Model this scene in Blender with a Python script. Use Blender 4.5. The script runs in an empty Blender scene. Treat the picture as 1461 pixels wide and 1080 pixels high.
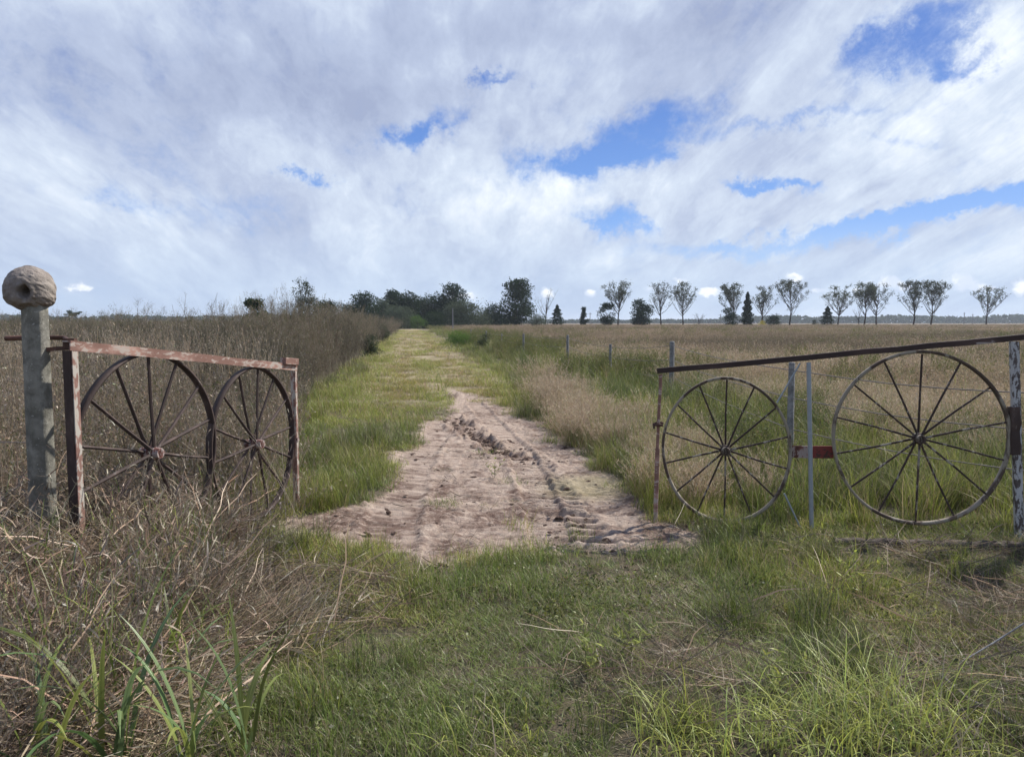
import bpy, math, random
import numpy as np
from mathutils import Vector, Matrix
C = bpy.context.scene.collection
R = math.radians
# ------------------------------------------------------------------ camera
F = 1080.0; W0, H0 = 1461.0, 1080.0
PITCH = math.atan(80.0/F)
CAMZ = 1.6
cd = bpy.data.cameras.new('camera'); cam = bpy.data.objects.new('camera', cd); C.objects.link(cam)
cam.location = (0, 0, CAMZ); cam.rotation_euler = (math.pi/2-PITCH, 0, 0)
cd.sensor_width = 36; cd.lens = 36*F/W0; cd.clip_start = 0.05; cd.clip_end = 12000
bpy.context.scene.camera = cam
sc = bpy.context.scene
sc.view_settings.view_transform = 'Standard'; sc.view_settings.look = 'None'
sc.view_settings.exposure = 0.44; sc.view_settings.gamma = 1
sc.render.engine = 'CYCLES'
cy = sc.cycles
cy.max_bounces = 5; cy.diffuse_bounces = 3; cy.glossy_bounces = 2; cy.transmission_bounces = 3
cy.transparent_max_bounces = 4; cy.volume_bounces = 0; cy.caustics_reflective = False; cy.caustics_refractive = False
cy.use_denoising = True
SUN_EL, SUN_AZ = R(47), R(56)          # azimuth measured to the right of the view direction
sd = bpy.data.lights.new('sun', 'SUN'); sun = bpy.data.objects.new('sun', sd); C.objects.link(sun)
sd.energy = 5.0; sd.angle = R(1.2); sd.color = (1.0, 0.95, 0.87)
sv = Vector((math.sin(SUN_AZ)*math.cos(SUN_EL), math.cos(SUN_AZ)*math.cos(SUN_EL), math.sin(SUN_EL)))
sun.rotation_euler = (-sv).to_track_quat('-Z', 'Y').to_euler()

def ray(px, py):
    x, y = px-W0/2, py-H0/2
    return Vector((x, F*math.cos(PITCH)-y*math.sin(PITCH), -F*math.sin(PITCH)-y*math.cos(PITCH)))
def g(px, py, z=0.0):                  # a measured spot on the ground
    d = ray(px, py); t = (z-CAMZ)/d.z
    return Vector((d.x*t, d.y*t, z))
def at(px, py, Y):                     # a measured spot at distance Y
    d = ray(px, py); t = Y/d.y
    return Vector((d.x*t, Y, CAMZ+d.z*t))
def azel(px, py):
    d = ray(px, py).normalized(); return math.atan2(d.x, d.y), math.asin(d.z)

# ------------------------------------------------------------------ node helpers
class NT:
    def __init__(s, tree): s.t = tree; tree.nodes.clear()
    def n(s, typ, **kw):
        nd = s.t.nodes.new(typ)
        for k, v in kw.items(): setattr(nd, k, v)
        return nd
    def link(s, a, b): s.t.links.new(a, b)
    def m(s, op, a, b=None, c=None, clamp=False):
        nd = s.n('ShaderNodeMath', operation=op, use_clamp=clamp)
        for i, v in enumerate((a, b, c)):
            if v is None: continue
            if isinstance(v, (int, float)): nd.inputs[i].default_value = v
            else: s.link(v, nd.inputs[i])
        return nd.outputs[0]
    def mix(s, f, a, b, blend='MIX'):
        nd = s.n('ShaderNodeMix', data_type='RGBA', blend_type=blend)
        for sock, v in ((nd.inputs[0], f), (nd.inputs[6], a), (nd.inputs[7], b)):
            if isinstance(v, (int, float)): sock.default_value = v
            elif isinstance(v, tuple): sock.default_value = v if len(v) == 4 else v+(1,)
            else: s.link(v, sock)
        return nd.outputs[2]
    def ss(s, x, lo, hi, a=0.0, b=1.0):
        nd = s.n('ShaderNodeMapRange', interpolation_type='SMOOTHSTEP')
        s.link(x, nd.inputs[0]); nd.inputs[1].default_value = lo; nd.inputs[2].default_value = hi
        nd.inputs[3].default_value = a; nd.inputs[4].default_value = b
        return nd.outputs[0]
    def noise(s, vec, scale, detail=4, rough=.5, dist=0.0, out=0):
        nd = s.n('ShaderNodeTexNoise'); nd.inputs['Scale'].default_value = scale
        nd.inputs['Detail'].default_value = detail; nd.inputs['Roughness'].default_value = rough
        nd.inputs['Distortion'].default_value = dist
        if vec is not None: s.link(vec, nd.inputs['Vector'])
        return nd.outputs[out]
    def vec(s, x, y, z):
        nd = s.n('ShaderNodeCombineXYZ')
        for i, v in enumerate((x, y, z)):
            if isinstance(v, (int, float)): nd.inputs[i].default_value = v
            else: s.link(v, nd.inputs[i])
        return nd.outputs[0]
    def ramp(s, x, stops):
        nd = s.n('ShaderNodeValToRGB'); cr = nd.color_ramp
        while len(cr.elements) < len(stops): cr.elements.new(.5)
        for e, (p, c) in zip(cr.elements, stops): e.position = p; e.color = c+(1,)
        s.link(x, nd.inputs[0]); return nd.outputs[0]

# ------------------------------------------------------------------ sky: Nishita behind procedural clouds
w = bpy.data.worlds.new('World'); sc.world = w; w.use_nodes = True
k = NT(w.node_tree)
tc = k.n('ShaderNodeTexCoord').outputs['Generated']
sp = k.n('ShaderNodeSeparateXYZ'); k.link(tc, sp.inputs[0]); dx, dy, dz = sp.outputs
az = k.m('ARCTAN2', dx, dy); el = k.m('ARCSINE', dz)
sky = k.n('ShaderNodeTexSky', sky_type='NISHITA', sun_disc=False, sun_elevation=SUN_EL, sun_rotation=SUN_AZ)
sky.air_density = 1.0; sky.dust_density = 0.6; sky.ozone_density = 1.5
zz = k.m('ADD', k.m('MAXIMUM', dz, 0.0), .10)
P = k.vec(k.m('DIVIDE', dx, zz), k.m('DIVIDE', dy, zz), 0.0)
AE = k.vec(az, el, 0.0)
# warped azimuth / elevation for the gaps
wn = k.noise(AE, 8, 9, .68, out=1)
ws = k.n('ShaderNodeSeparateColor'); k.link(wn, ws.inputs[0])
azw = k.m('ADD', az, k.m('MULTIPLY', k.m('SUBTRACT', ws.outputs[0], .5), .30))
elw = k.m('ADD', el, k.m('MULTIPLY', k.m('SUBTRACT', ws.outputs[1], .5), .12))
def blob(px, py, a, b, rot, amp, A=None, E=None):
    A = azw if A is None else A; E = elw if E is None else E
    a0, e0 = azel(px, py); c, s_ = math.cos(R(rot)), math.sin(R(rot)); a /= F; b /= F
    da = k.m('SUBTRACT', A, a0); de = k.m('SUBTRACT', E, e0)
    u = k.m('ADD', k.m('MULTIPLY', da, c/a), k.m('MULTIPLY', de, s_/a))
    v = k.m('SUBTRACT', k.m('MULTIPLY', de, c/b), k.m('MULTIPLY', da, s_/b))
    q = k.m('ADD', k.m('MULTIPLY', u, u), k.m('MULTIPLY', v, v))
    return k.m('MULTIPLY', k.m('POWER', 2.718, k.m('MULTIPLY', q, -1.0)), amp)
gaps = None
for a in [(837,226,85,20,5,.62), (930,172,90,26,8,.5), (1290,52,85,30,24,.45), (1330,95,36,18,0,.4), (1370,298,130,15,14,.62),
          (1220,327,90,13,10,.45), (1045,352,110,11,3,.42), (1110,272,55,10,-12,.5), (882,325,40,16,-10,.45),
          (588,190,50,16,20,.5), (451,260,28,13,0,.5), (697,128,48,12,15,.42), (1120,178,120,9,0,.26), (180,284,50,14,-10,.22),
          (1300,205,60,9,0,.22), (300,300,110,30,0,.12), (60,420,160,20,0,.16), (960,215,40,10,0,.3)]:
    b = blob(*a); gaps = b if gaps is None else k.m('ADD', gaps, b)
vv = k.m('SUBTRACT', el, k.m('ADD', k.m('MULTIPLY', az, .20), k.m('MULTIPLY', k.m('MULTIPLY', az, az), .22)))
scl_ = k.m('ADD', k.m('MULTIPLY', el, .9), .32)      # features shrink towards the horizon
PR = k.vec(k.m('DIVIDE', az, scl_), k.m('DIVIDE', k.m('MULTIPLY', vv, 1.4), scl_), 0.0)
wc = k.noise(PR, 2.2, 5, .6, out=1); wv = k.n('ShaderNodeVectorMath', operation='MULTIPLY_ADD'); k.link(wc, wv.inputs[0]); wv.inputs[1].default_value = (.34, .34, 0); k.link(PR, wv.inputs[2]); PW = wv.outputs[0]
n1 = k.noise(PW, 1.5, 12, .62, .1)
n2 = k.noise(PW, 5.0, 12, .68, .1)
fine = k.noise(AE, 24, 10, .70, .25)
puff = k.noise(AE, 9, 12, .66, .15)
cov = k.m('ADD', k.m('ADD', k.m('MULTIPLY', n1, .62), k.m('MULTIPLY', n2, .50)), k.m('MULTIPLY', fine, .42))
cov = k.m('SUBTRACT', k.m('ADD', cov, k.m('MULTIPLY', k.m('SUBTRACT', puff, .5), .42)), gaps)
dens = k.m('MULTIPLY', k.ss(cov, .28, .74), k.ss(el, .45, .85, 1.0, .25))    # unseen cover overhead thinned to cut sky fill and deepen contrast
# the cloud's own brightness
shn = k.noise(PW, 2.0, 12, .64, .1)
shf = k.m('ADD', k.m('ADD', k.m('MULTIPLY', shn, .72), k.m('MULTIPLY', n2, .42)), k.m('MULTIPLY', k.m('SUBTRACT', fine, .5), .16)); shf = k.m('ADD', k.m('SUBTRACT', shf, .07), k.m('MULTIPLY', k.m('SUBTRACT', puff, .5), .30))
grey = blob(506,127,260,60,0,.20)
grey = k.m('ADD', grey, blob(60,90,200,80,0,.10)); grey = k.m('ADD', grey, blob(960,30,200,25,0,.10)); grey = k.m('ADD', grey, blob(620,40,200,40,0,.10))
brt = blob(730,90,90,60,30,.10); brt = k.m('ADD', brt, blob(1330,190,180,60,15,.14)); brt = k.m('ADD', brt, blob(780,280,200,40,10,.12)); brt = k.m('ADD', brt, blob(400,190,60,40,0,.08)); brt = k.m('ADD', brt, blob(1400,60,60,60,0,.10))
shf = k.m('SUBTRACT', k.m('ADD', shf, brt), grey)
ccol = k.ramp(shf, [(.26, (.29,.34,.48)), (.42, (.38,.44,.58)), (.56, (.52,.59,.70)), (.73, (.77,.81,.85))])
blue = k.mix(.75, k.mix(1.0, sky.outputs[0], (.10,.10,.10), 'MULTIPLY'), k.ramp(el, [(0.0, (.36,.51,.74)), (.12, (.11,.27,.68)), (.30, (.035,.125,.46)), (.6, (.04,.13,.46))]))
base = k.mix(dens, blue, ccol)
# haze of thin cloud towards the horizon
hz = k.m('MULTIPLY', k.ss(el, 0.0, .15, 1.0, 0.0), .58)
base = k.mix(hz, base, (.41,.52,.68))
# small cumulus low over the horizon
cn = k.noise(AE, 42, 7, .6, .1); cs = None
for a in [(972,400,14,9), (1136,396,15,10), (1012,416,16,9), (1268,403,26,10), (1292,411,16,6), (1374,402,24,13), (1390,410,20,9), (1160,415,20,6), (778,418,12,12), (1458,408,12,12),
          (845,420,20,10), (105,410,18,8), (1230,414,14,5), (925,412,14,8), (660,196+230,24,9)]:
    b = blob(a[0], a[1], a[2], a[3], 0, 1.0, az, el); cs = b if cs is None else k.m('MAXIMUM', cs, b)
cm = k.ss(k.m('ADD', cs, k.m('MULTIPLY', k.m('SUBTRACT', cn, .5), 2.6)), .55, 1.0)
cumc = k.mix(k.ss(k.noise(AE, 40, 4, .6), .42, .62), (.60,.66,.78), (.93,.93,.93))
base = k.mix(k.m('MULTIPLY', cm, .68), base, cumc)
below = k.ss(el, -.03, 0.0)
base = k.mix(below, (.16,.16,.12), base)
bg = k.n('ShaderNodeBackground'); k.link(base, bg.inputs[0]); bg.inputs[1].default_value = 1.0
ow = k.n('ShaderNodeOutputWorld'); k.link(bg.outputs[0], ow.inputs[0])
w.cycles.sampling_method = 'MANUAL'; w.cycles.sample_map_resolution = 512

# ------------------------------------------------------------------ materials
def mat(name):
    m = bpy.data.materials.new(name); m.use_nodes = True; return m, NT(m.node_tree)
def finish(k, bsdf):
    o = k.n('ShaderNodeOutputMaterial'); k.link(bsdf, o.inputs[0])
def principled(k, col, rough=.8, spec=.3, bump=None, bs=.3, bd=.01, metal=0.0):
    p = k.n('ShaderNodeBsdfPrincipled')
    if isinstance(col, tuple): p.inputs['Base Color'].default_value = col+(1,)
    else: k.link(col, p.inputs['Base Color'])
    if isinstance(rough, float): p.inputs['Roughness'].default_value = rough
    else: k.link(rough, p.inputs['Roughness'])
    p.inputs['Specular IOR Level'].default_value = spec; p.inputs['Metallic'].default_value = metal
    if bump is not None:
        b = k.n('ShaderNodeBump'); b.inputs['Strength'].default_value = bs; b.inputs['Distance'].default_value = bd
        k.link(bump, b.inputs['Height']); k.link(b.outputs[0], p.inputs['Normal'])
    return p.outputs[0]
def blade_mat(name, trans=.40, gloss=.035):
    m, k = mat(name)
    a = k.n('ShaderNodeAttribute', attribute_name='Col'); t = k.n('ShaderNodeAttribute', attribute_name='tint', attribute_type='INSTANCER')
    col = k.mix(1.0, a.outputs[0], t.outputs[0], 'MULTIPLY')
    d = k.n('ShaderNodeBsdfDiffuse'); k.link(col, d.inputs[0])
    tr = k.n('ShaderNodeBsdfTranslucent'); k.link(col, tr.inputs[0])
    mx = k.n('ShaderNodeMixShader'); mx.inputs[0].default_value = trans; k.link(d.outputs[0], mx.inputs[1]); k.link(tr.outputs[0], mx.inputs[2])
    if gloss:
        gl = k.n('ShaderNodeBsdfGlossy'); gl.inputs['Roughness'].default_value = .45; gl.inputs['Color'].default_value = (.8,.8,.75,1)
        m2 = k.n('ShaderNodeMixShader'); m2.inputs[0].default_value = gloss; k.link(mx.outputs[0], m2.inputs[1]); k.link(gl.outputs[0], m2.inputs[2]); mx = m2
    finish(k, mx.outputs[0]); return m
def leaf_mat(name, c1, c2, trans=.25):
    m, k = mat(name)
    a = k.n('ShaderNodeAttribute', attribute_name='Col'); oi = k.n('ShaderNodeObjectInfo')
    col = k.mix(a.outputs['Fac'], c1, c2)
    v = k.m('ADD', k.m('MULTIPLY', oi.outputs['Random'], .4), .8)
    col = k.mix(1.0, col, k.vec(v, v, v), 'MULTIPLY')
    d = k.n('ShaderNodeBsdfDiffuse'); k.link(col, d.inputs[0])
    tr = k.n('ShaderNodeBsdfTranslucent'); k.link(col, tr.inputs[0])
    mx = k.n('ShaderNodeMixShader'); mx.inputs[0].default_value = trans; k.link(d.outputs[0], mx.inputs[1]); k.link(tr.outputs[0], mx.inputs[2])
    finish(k, mx.outputs[0]); return m
M_BLADE = blade_mat('grass blades'); M_DRY = blade_mat('dry stalks', .2, .03)
def painted_iron(name, rust, paint, thresh, scale=30, dark=(.03,.02,.018), st=(1, 1, .45)):
    m, k = mat(name)
    oc = k.n('ShaderNodeTexCoord').outputs['Object']
    mp_ = k.n('ShaderNodeMapping'); mp_.inputs['Scale'].default_value = st; k.link(oc, mp_.inputs[0]); oc = mp_.outputs[0]
    n = k.noise(oc, scale, 8, .7, .4); n2 = k.noise(oc, scale*.25, 4, .6); n3 = k.noise(oc, scale*3, 4, .6)
    rc = k.mix(n3, rust, dark); rc = k.mix(k.ss(n2, .45, .7), rc, tuple(min(1, c*1.6) for c in rust))
    f = k.ss(k.m('ADD', k.m('MULTIPLY', n, .6), k.m('MULTIPLY', n2, .4)), thresh-.025, thresh+.025)
    col = k.mix(f, rc, paint)
    finish(k, principled(k, col, .75, .3, n, .5, .003)); return m
M_RUST = painted_iron('rusted iron', (.11,.052,.036), (.17,.14,.12), .60)
M_RUSTD = painted_iron('dark rusted rim', (.060,.040,.034), (.12,.10,.09), .60)
M_SPOKE = painted_iron('speckled spoke', (.055,.036,.030), (.27,.24,.20), .56, 26)
M_BAR = painted_iron('rusty red bar', (.25,.15,.12), (.37,.31,.27), .54, 34, (.13,.06,.045), (.4, 1, 1))
M_WHITEP = painted_iron('flaking white upright', (.28,.16,.13), (.42,.38,.33), .51, 30, (.15,.08,.06))
M_DARKBAR = painted_iron('dark painted bar', (.045,.028,.025), (.33,.29,.27), .62, 24, st=(.3, 1, 1))
M_POSTP = painted_iron('black and white pipe', (.13,.11,.105), (.38,.38,.385), .48, 38)
M_RIM = painted_iron('weathered rim', (.10,.07,.05), (.24,.21,.165), .50, 9)
M_RED = painted_iron('red painted plate', (.10,.045,.035), (.17,.035,.03), .47, 34, st=(1,1,1))
M_PALE = painted_iron('pale worn plate', (.17,.065,.05), (.33,.27,.25), .52, 40)
m_, k_ = mat('galvanised pipe'); oc = k_.n('ShaderNodeTexCoord').outputs['Object']
finish(k_, principled(k_, k_.mix(k_.noise(oc, 40, 5, .6), (.20,.23,.26), (.34,.37,.40)), .5, .5, None, metal=.3)); M_GALV = m_
m_, k_ = mat('fence wire'); finish(k_, principled(k_, (.13,.11,.10), .6, .4)); M_WIRE = m_
def stone(name, a, b, c, scale, bumpd):
    m, k = mat(name); oc = k.n('ShaderNodeTexCoord').outputs['Object']
    n = k.noise(oc, scale, 9, .65, .3); n2 = k.noise(oc, scale*5, 6, .7); n3 = k.noise(oc, scale*.4, 3)
    col = k.mix(k.ss(n, .35, .65), a, b); col = k.mix(k.ss(n2, .60, .68), col, c)
    col = k.mix(k.m('MULTIPLY', k.ss(n3, .5, .65), .5), col, tuple(x*.6 for x in a))
    h = k.m('ADD', n, k.m('MULTIPLY', n2, .5))
    finish(k, principled(k, col, .92, .15, h, 1.0, bumpd)); return m
M_CONC = stone('lichened post', (.13,.125,.105), (.25,.24,.205), (.42,.41,.37), 12, .008)
M_NEST = stone('dried mud nest', (.20,.17,.148), (.32,.28,.245), (.13,.11,.10), 12, .014)
M_WOOD = stone('grey fence wood', (.15,.15,.15), (.26,.26,.26), (.09,.08,.075), 25, .004)
M_BEAM = stone('rotting beam', (.055,.042,.035), (.12,.10,.085), (.20,.18,.16), 18, .006)
M_CLOD = stone('damp earth clod', (.085,.056,.045), (.15,.10,.08), (.06,.04,.03), 30, .006)
M_BARK = leaf_mat('bark', (.075,.062,.055), (.12,.105,.095), 0.0)
M_LEAF_D = leaf_mat('dark foliage', (.018,.034,.016), (.045,.070,.030))
M_LEAF_C = leaf_mat('conifer foliage', (.010,.022,.014), (.026,.046,.022))
M_LEAF_P = leaf_mat('thin poplar foliage', (.05,.065,.033), (.10,.115,.07))
M_LEAF_G = leaf_mat('grey green foliage', (.050,.066,.042), (.10,.12,.075))
M_LEAF_B = leaf_mat('bright shrub foliage', (.07,.13,.035), (.14,.22,.06))
M_LEAF_Y = leaf_mat('yellow shrub foliage', (.38,.31,.03), (.60,.50,.06))

# ------------------------------------------------------------------ mesh building
def numesh(name, V, Fq, mats, col=None, smooth=False, mi=None):
    me = bpy.data.meshes.new(name); V = np.asarray(V, np.float32); Fq = np.asarray(Fq, np.int32)
    me.vertices.add(len(V)); me.vertices.foreach_set('co', V.ravel())
    nf, ns = Fq.shape
    me.loops.add(nf*ns); me.loops.foreach_set('vertex_index', Fq.ravel())
    me.polygons.add(nf); me.polygons.foreach_set('loop_start', np.arange(0, nf*ns, ns, dtype=np.int32))
    for m in (mats if isinstance(mats, (list, tuple)) else [mats]): me.materials.append(m)
    if mi is not None: me.polygons.foreach_set('material_index', np.asarray(mi, np.int32))
    me.update(calc_edges=True)
    if smooth: me.polygons.foreach_set('use_smooth', np.ones(nf, bool))
    if col is not None:
        a = me.attributes.new('Col', 'FLOAT_COLOR', 'POINT'); c = np.ones((len(V), 4), np.float32)
        col = np.asarray(col, np.float32)
        if col.ndim == 1: c[:, :3] = col[:, None]
        else: c[:, :3] = col
        a.data.foreach_set('color', c.ravel())
    me.validate(); return me
def link(name, me, parent=None, loc=None, rz=0.0):
    o = bpy.data.objects.new(name, me); C.objects.link(o)
    if parent is not None: o.parent = parent
    if loc is not None: o.location = loc
    if rz: o.rotation_euler = (0, 0, rz)
    return o
def tag(o, label, cat, group=None, kind=None):
    if label: o['label'] = label
    if cat: o['category'] = cat
    if group: o['group'] = group
    if kind: o['kind'] = kind
    return o
def empty(name, label, cat, loc=(0,0,0), rz=0.0, group=None):
    o = bpy.data.objects.new(name, None); C.objects.link(o); o.location = loc; o.rotation_euler = (0, 0, rz); o.empty_display_size = .2
    return tag(o, label, cat, group)
class MB:
    def __init__(s): s.v = []; s.f = []
    def add(s, vs, fs):
        b = len(s.v); s.v += [tuple(v) for v in vs]; s.f += [tuple(i+b for i in f) for f in fs]
    def bar(s, p0, p1, w, h, up=(0,0,1), bev=.0, n=1, wob=0.0, rs=None):
        p0, p1 = Vector(p0), Vector(p1); d = (p1-p0).normalized(); up = Vector(up)
        a = d.cross(up).normalized(); b = a.cross(d)
        pr = [(-w/2+bev,-h/2),(w/2-bev,-h/2),(w/2,-h/2+bev),(w/2,h/2-bev),(w/2-bev,h/2),(-w/2+bev,h/2),(-w/2,h/2-bev),(-w/2,-h/2+bev)] if bev else [(-w/2,-h/2),(w/2,-h/2),(w/2,h/2),(-w/2,h/2)]
        m = len(pr); vs = []; rs = rs or random
        for i in range(n+1):
            c = p0.lerp(p1, i/n)
            if wob: c = c+a*rs.uniform(-wob, wob)+b*rs.uniform(-wob, wob)
            vs += [c+a*x+b*y for x, y in pr]
        fs = [(i*m+j, i*m+(j+1)%m, (i+1)*m+(j+1)%m, (i+1)*m+j) for i in range(n) for j in range(m)]
        fs += [tuple(range(m))[::-1], tuple(range(n*m, n*m+m))]
        s.add(vs, fs)
    def tube(s, pts, rad, n=8, caps=True):
        pts = [Vector(p) for p in pts]; rad = rad if isinstance(rad, (list, tuple)) else [rad]*len(pts); vs = []
        for i, p in enumerate(pts):
            d = (pts[min(i+1, len(pts)-1)]-pts[max(i-1, 0)]).normalized()
            a = d.cross(Vector((0,0,1)) if abs(d.z) < .9 else Vector((1,0,0))).normalized(); b = a.cross(d)
            vs += [p+a*rad[i]*math.cos(2*math.pi*j/n)+b*rad[i]*math.sin(2*math.pi*j/n) for j in range(n)]
        fs = [(i*n+j, i*n+(j+1)%n, (i+1)*n+(j+1)%n, (i+1)*n+j) for i in range(len(pts)-1) for j in range(n)]
        if caps: fs += [tuple(range(n))[::-1], tuple(range((len(pts)-1)*n, len(pts)*n))]
        s.add(vs, fs)
    def build(s, name, m, parent=None, smooth=False):
        me = bpy.data.meshes.new(name); me.from_pydata(s.v, [], s.f); me.materials.append(m); me.update()
        if smooth: me.polygons.foreach_set('use_smooth', np.ones(len(me.polygons), bool))
        return link(name, me, parent)

# ------------------------------------------------------------------ value noise and the terrain
def vnoise(x, y, seed=0):
    x = np.asarray(x, np.float64); y = np.asarray(y, np.float64)
    xi = np.floor(x).astype(np.int64); yi = np.floor(y).astype(np.int64); fx = x-xi; fy = y-yi
    fx = fx*fx*(3-2*fx); fy = fy*fy*(3-2*fy)
    def h(a, b):
        n = (a*374761393+b*668265263+seed*974634777) & 0xffffffff
        n = ((n ^ (n >> 13))*1274126177) & 0xffffffff
        return ((n ^ (n >> 16)) & 0xffff)/65535.0
    return (h(xi,yi)*(1-fx)+h(xi+1,yi)*fx)*(1-fy)+(h(xi,yi+1)*(1-fx)+h(xi+1,yi+1)*fx)*fy
def fbm(x, y, sc_, oct=4, seed=0, gain=.5):
    t = 0; a = 1; s = 0
    for i in range(oct):
        t = t+a*vnoise(x*sc_*2**i, y*sc_*2**i, seed+i*17); s += a; a *= gain
    return t/s
def sstep(x, a, b):
    t = np.clip((x-a)/(b-a), 0, 1); return t*t*(3-2*t)
def road_r(x, y): return x-(.64-.139*y)
POLY = [g(*p) for p in [(652,556),(676,560),(712,578),(775,598),(835,628),(870,668),(905,695),(928,728),(955,748),(1000,775),(960,792),(900,790),(820,788),(740,792),
        (660,790),(600,800),(565,798),(520,780),(470,776),(430,762),(425,745),(455,735),(500,722),(530,700),(552,665),(570,635),(600,602),(632,585),(640,570)]]
def poly_dist(x, y, poly):             # signed distance, positive inside
    x = np.asarray(x); y = np.asarray(y); d = np.full(x.shape, 1e9); ins = np.zeros(x.shape, bool); n = len(poly)
    for i in range(n):
        ax, ay = poly[i][0], poly[i][1]; bx, by = poly[(i+1)%n][0], poly[(i+1)%n][1]
        ex, ey = bx-ax, by-ay; t = np.clip(((x-ax)*ex+(y-ay)*ey)/(ex*ex+ey*ey+1e-12), 0, 1)
        d = np.minimum(d, np.hypot(x-ax-t*ex, y-ay-t*ey))
        c = ((ay > y) != (by > y)); xx = ax+(y-ay)*ex/(ey if abs(ey) > 1e-9 else 1e-9)
        ins ^= c & (x < xx)
    return np.where(ins, d, -d)
def soil(x, y):                        # 0 grassed .. 1 bare
    d = poly_dist(x, y, POLY)+(fbm(x, y, 2.2, 4, 5)-.5)*.85+(fbm(x, y, 9, 2, 8)-.5)*.25
    return sstep(d, -.06, .10)
def path_uv(x, y, path):
    P_ = np.array([(p[0], p[1]) for p in path]); seg = P_[1:]-P_[:-1]; L = np.hypot(seg[:,0], seg[:,1]); S = np.concatenate([[0], np.cumsum(L)])
    bd = np.full(x.shape, 1e9); bu = np.zeros(x.shape); bs = np.zeros(x.shape)
    for i in range(len(seg)):
        rx, ry = x-P_[i,0], y-P_[i,1]; t = np.clip((rx*seg[i,0]+ry*seg[i,1])/(L[i]**2), 0, 1)
        qx, qy = rx-t*seg[i,0], ry-t*seg[i,1]; d = np.hypot(qx, qy); m = d < bd
        bd = np.where(m, d, bd); bu = np.where(m, np.sign(seg[i,0]*ry-seg[i,1]*rx)*d, bu); bs = np.where(m, S[i]+t*L[i], bs)
    return bu, bs, S[-1]
def gl(pts):
    out = []; q = [g(*p) for p in pts]
    for i in range(len(q)-1):
        for j in range(6): out.append(q[i].lerp(q[i+1], j/6))
    return out+[q[-1]]
TR_A = gl([(722,625),(765,672),(795,710),(820,745),(846,785)])
TR_B = gl([(672,570),(705,602),(738,640),(760,680),(778,730),(790,775)])
TR_C = gl([(640,600),(600,640),(575,690),(560,740),(545,790)])
TR_D = gl([(640,590),(665,610),(700,635),(740,655)])
def mudrelief(x, y, s):
    h = np.zeros(x.shape)
    h += (fbm(x, y, 4, 3, 31)-.5)*.045+(fbm(x, y, 26, 2, 32, .6)-.5)*.026
    h += (fbm(x*.45+y*.1, y*1.5, 16, 3, 35, .6)-.5)*.035
    cr = np.abs(fbm(x, y, 9, 3, 77)-.5); h -= sstep(cr, .045, 0.0)*.012
    for path, wd, pitch, amp, dep in ((TR_A, .22, .20, .085, .05), (TR_B, .16, .085, .030, .03), (TR_C, .22, .17, .016, .02)):
        u, v, L = path_uv(x, y, path); un = u/wd+(fbm(x, y, 3, 2, 9)-.5)*.22
        ins = sstep(np.abs(un), 1.08, .85)*sstep(v, 0, .5)*sstep(v, L, L-.3)
        keep = .6+.4*sstep(fbm(x, y, 1.8, 2, 44), .35, .55); h = h*(1-.75*ins)
        ph = v/pitch-un*.35+(fbm(x, y, 5, 2, 12)-.5)*.14
        lug = sstep(ph % 1.0, .05, .62)*sstep(ph % 1.0, 1.0, .84)
        h += ins*(lug*amp*keep-dep)+np.exp(-((np.abs(un)-1.22)/.17)**2)*.022*sstep(v, 0, .4)*fbm(x, y, 12, 2, 3)
    u, v, L = path_uv(x, y, TR_D)
    u = u+(fbm(x, y, 4, 3, 51)-.5)*.35; brk = sstep(fbm(x, y, 3, 2, 52), .38, .55)
    h += -np.exp(-(u/.10)**2)*.05*brk*sstep(v, 0, .3)*sstep(v, L, L-.3)+(np.exp(-((u-.22)/.08)**2)+.8*np.exp(-((u+.2)/.07)**2))*.12*brk*fbm(x, y, 14, 3, 4)**1.5*sstep(v, 0, .3)*sstep(v, L, L-.2)
    return h*s
def macro(x, y):
    h = (fbm(x, y, .35, 3, 1)-.5)*.10*sstep(y, 60, 20)
    # the groove the left gate drags and the slightly sunk bare patch
    h = h-.02*soil_soft(x, y)
    return h
def soil_soft(x, y): return sstep(poly_dist(x, y, POLY), -.3, .5)
def axis(parts):
    out = [parts[0][0]]
    for a, b, st in parts:
        n = max(1, int(round((b-a)/st))); out += list(np.linspace(a, b, n+1)[1:])
    return np.array(out)
def geo(a, b, n): return list(np.geomspace(a, b, n))
xs = axis([(-12,-3,.25),(-3,-2,.04),(-2,1.9,.0165),(1.9,3,.04),(3,12,.25)])
xs = np.concatenate([[-v for v in geo(14, 4500, 26)][::-1], xs, geo(14, 4500, 26)])
ys = axis([(-6,2,.4),(2,4.9,.05),(4.9,7.2,.0165),(7.2,9.5,.026),(9.5,15,.05),(15,30,.4)])
ys = np.concatenate([[-200,-60,-20], ys, geo(32, 5000, 60)])
GX, GY = np.meshgrid(xs, ys); near = (GX > -6) & (GX < 6) & (GY > 0) & (GY < 30)
SO = np.zeros(GX.shape); SO[near] = soil(GX[near], GY[near])
GZ = np.zeros(GX.shape); n60 = GY < 60; GZ[n60] = macro(GX[n60], GY[n60])
fm = near & (SO > .01); GZ[fm] += mudrelief(GX[fm], GY[fm], SO[fm])
def H(x, y):
    return macro(np.asarray(x, float), np.asarray(y, float))
nx, ny = len(xs), len(ys)
idx = np.arange(nx*ny).reshape(ny, nx)
FQ = np.stack([idx[:-1,:-1], idx[:-1,1:], idx[1:,1:], idx[1:,:-1]], -1).reshape(-1, 4)
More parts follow.
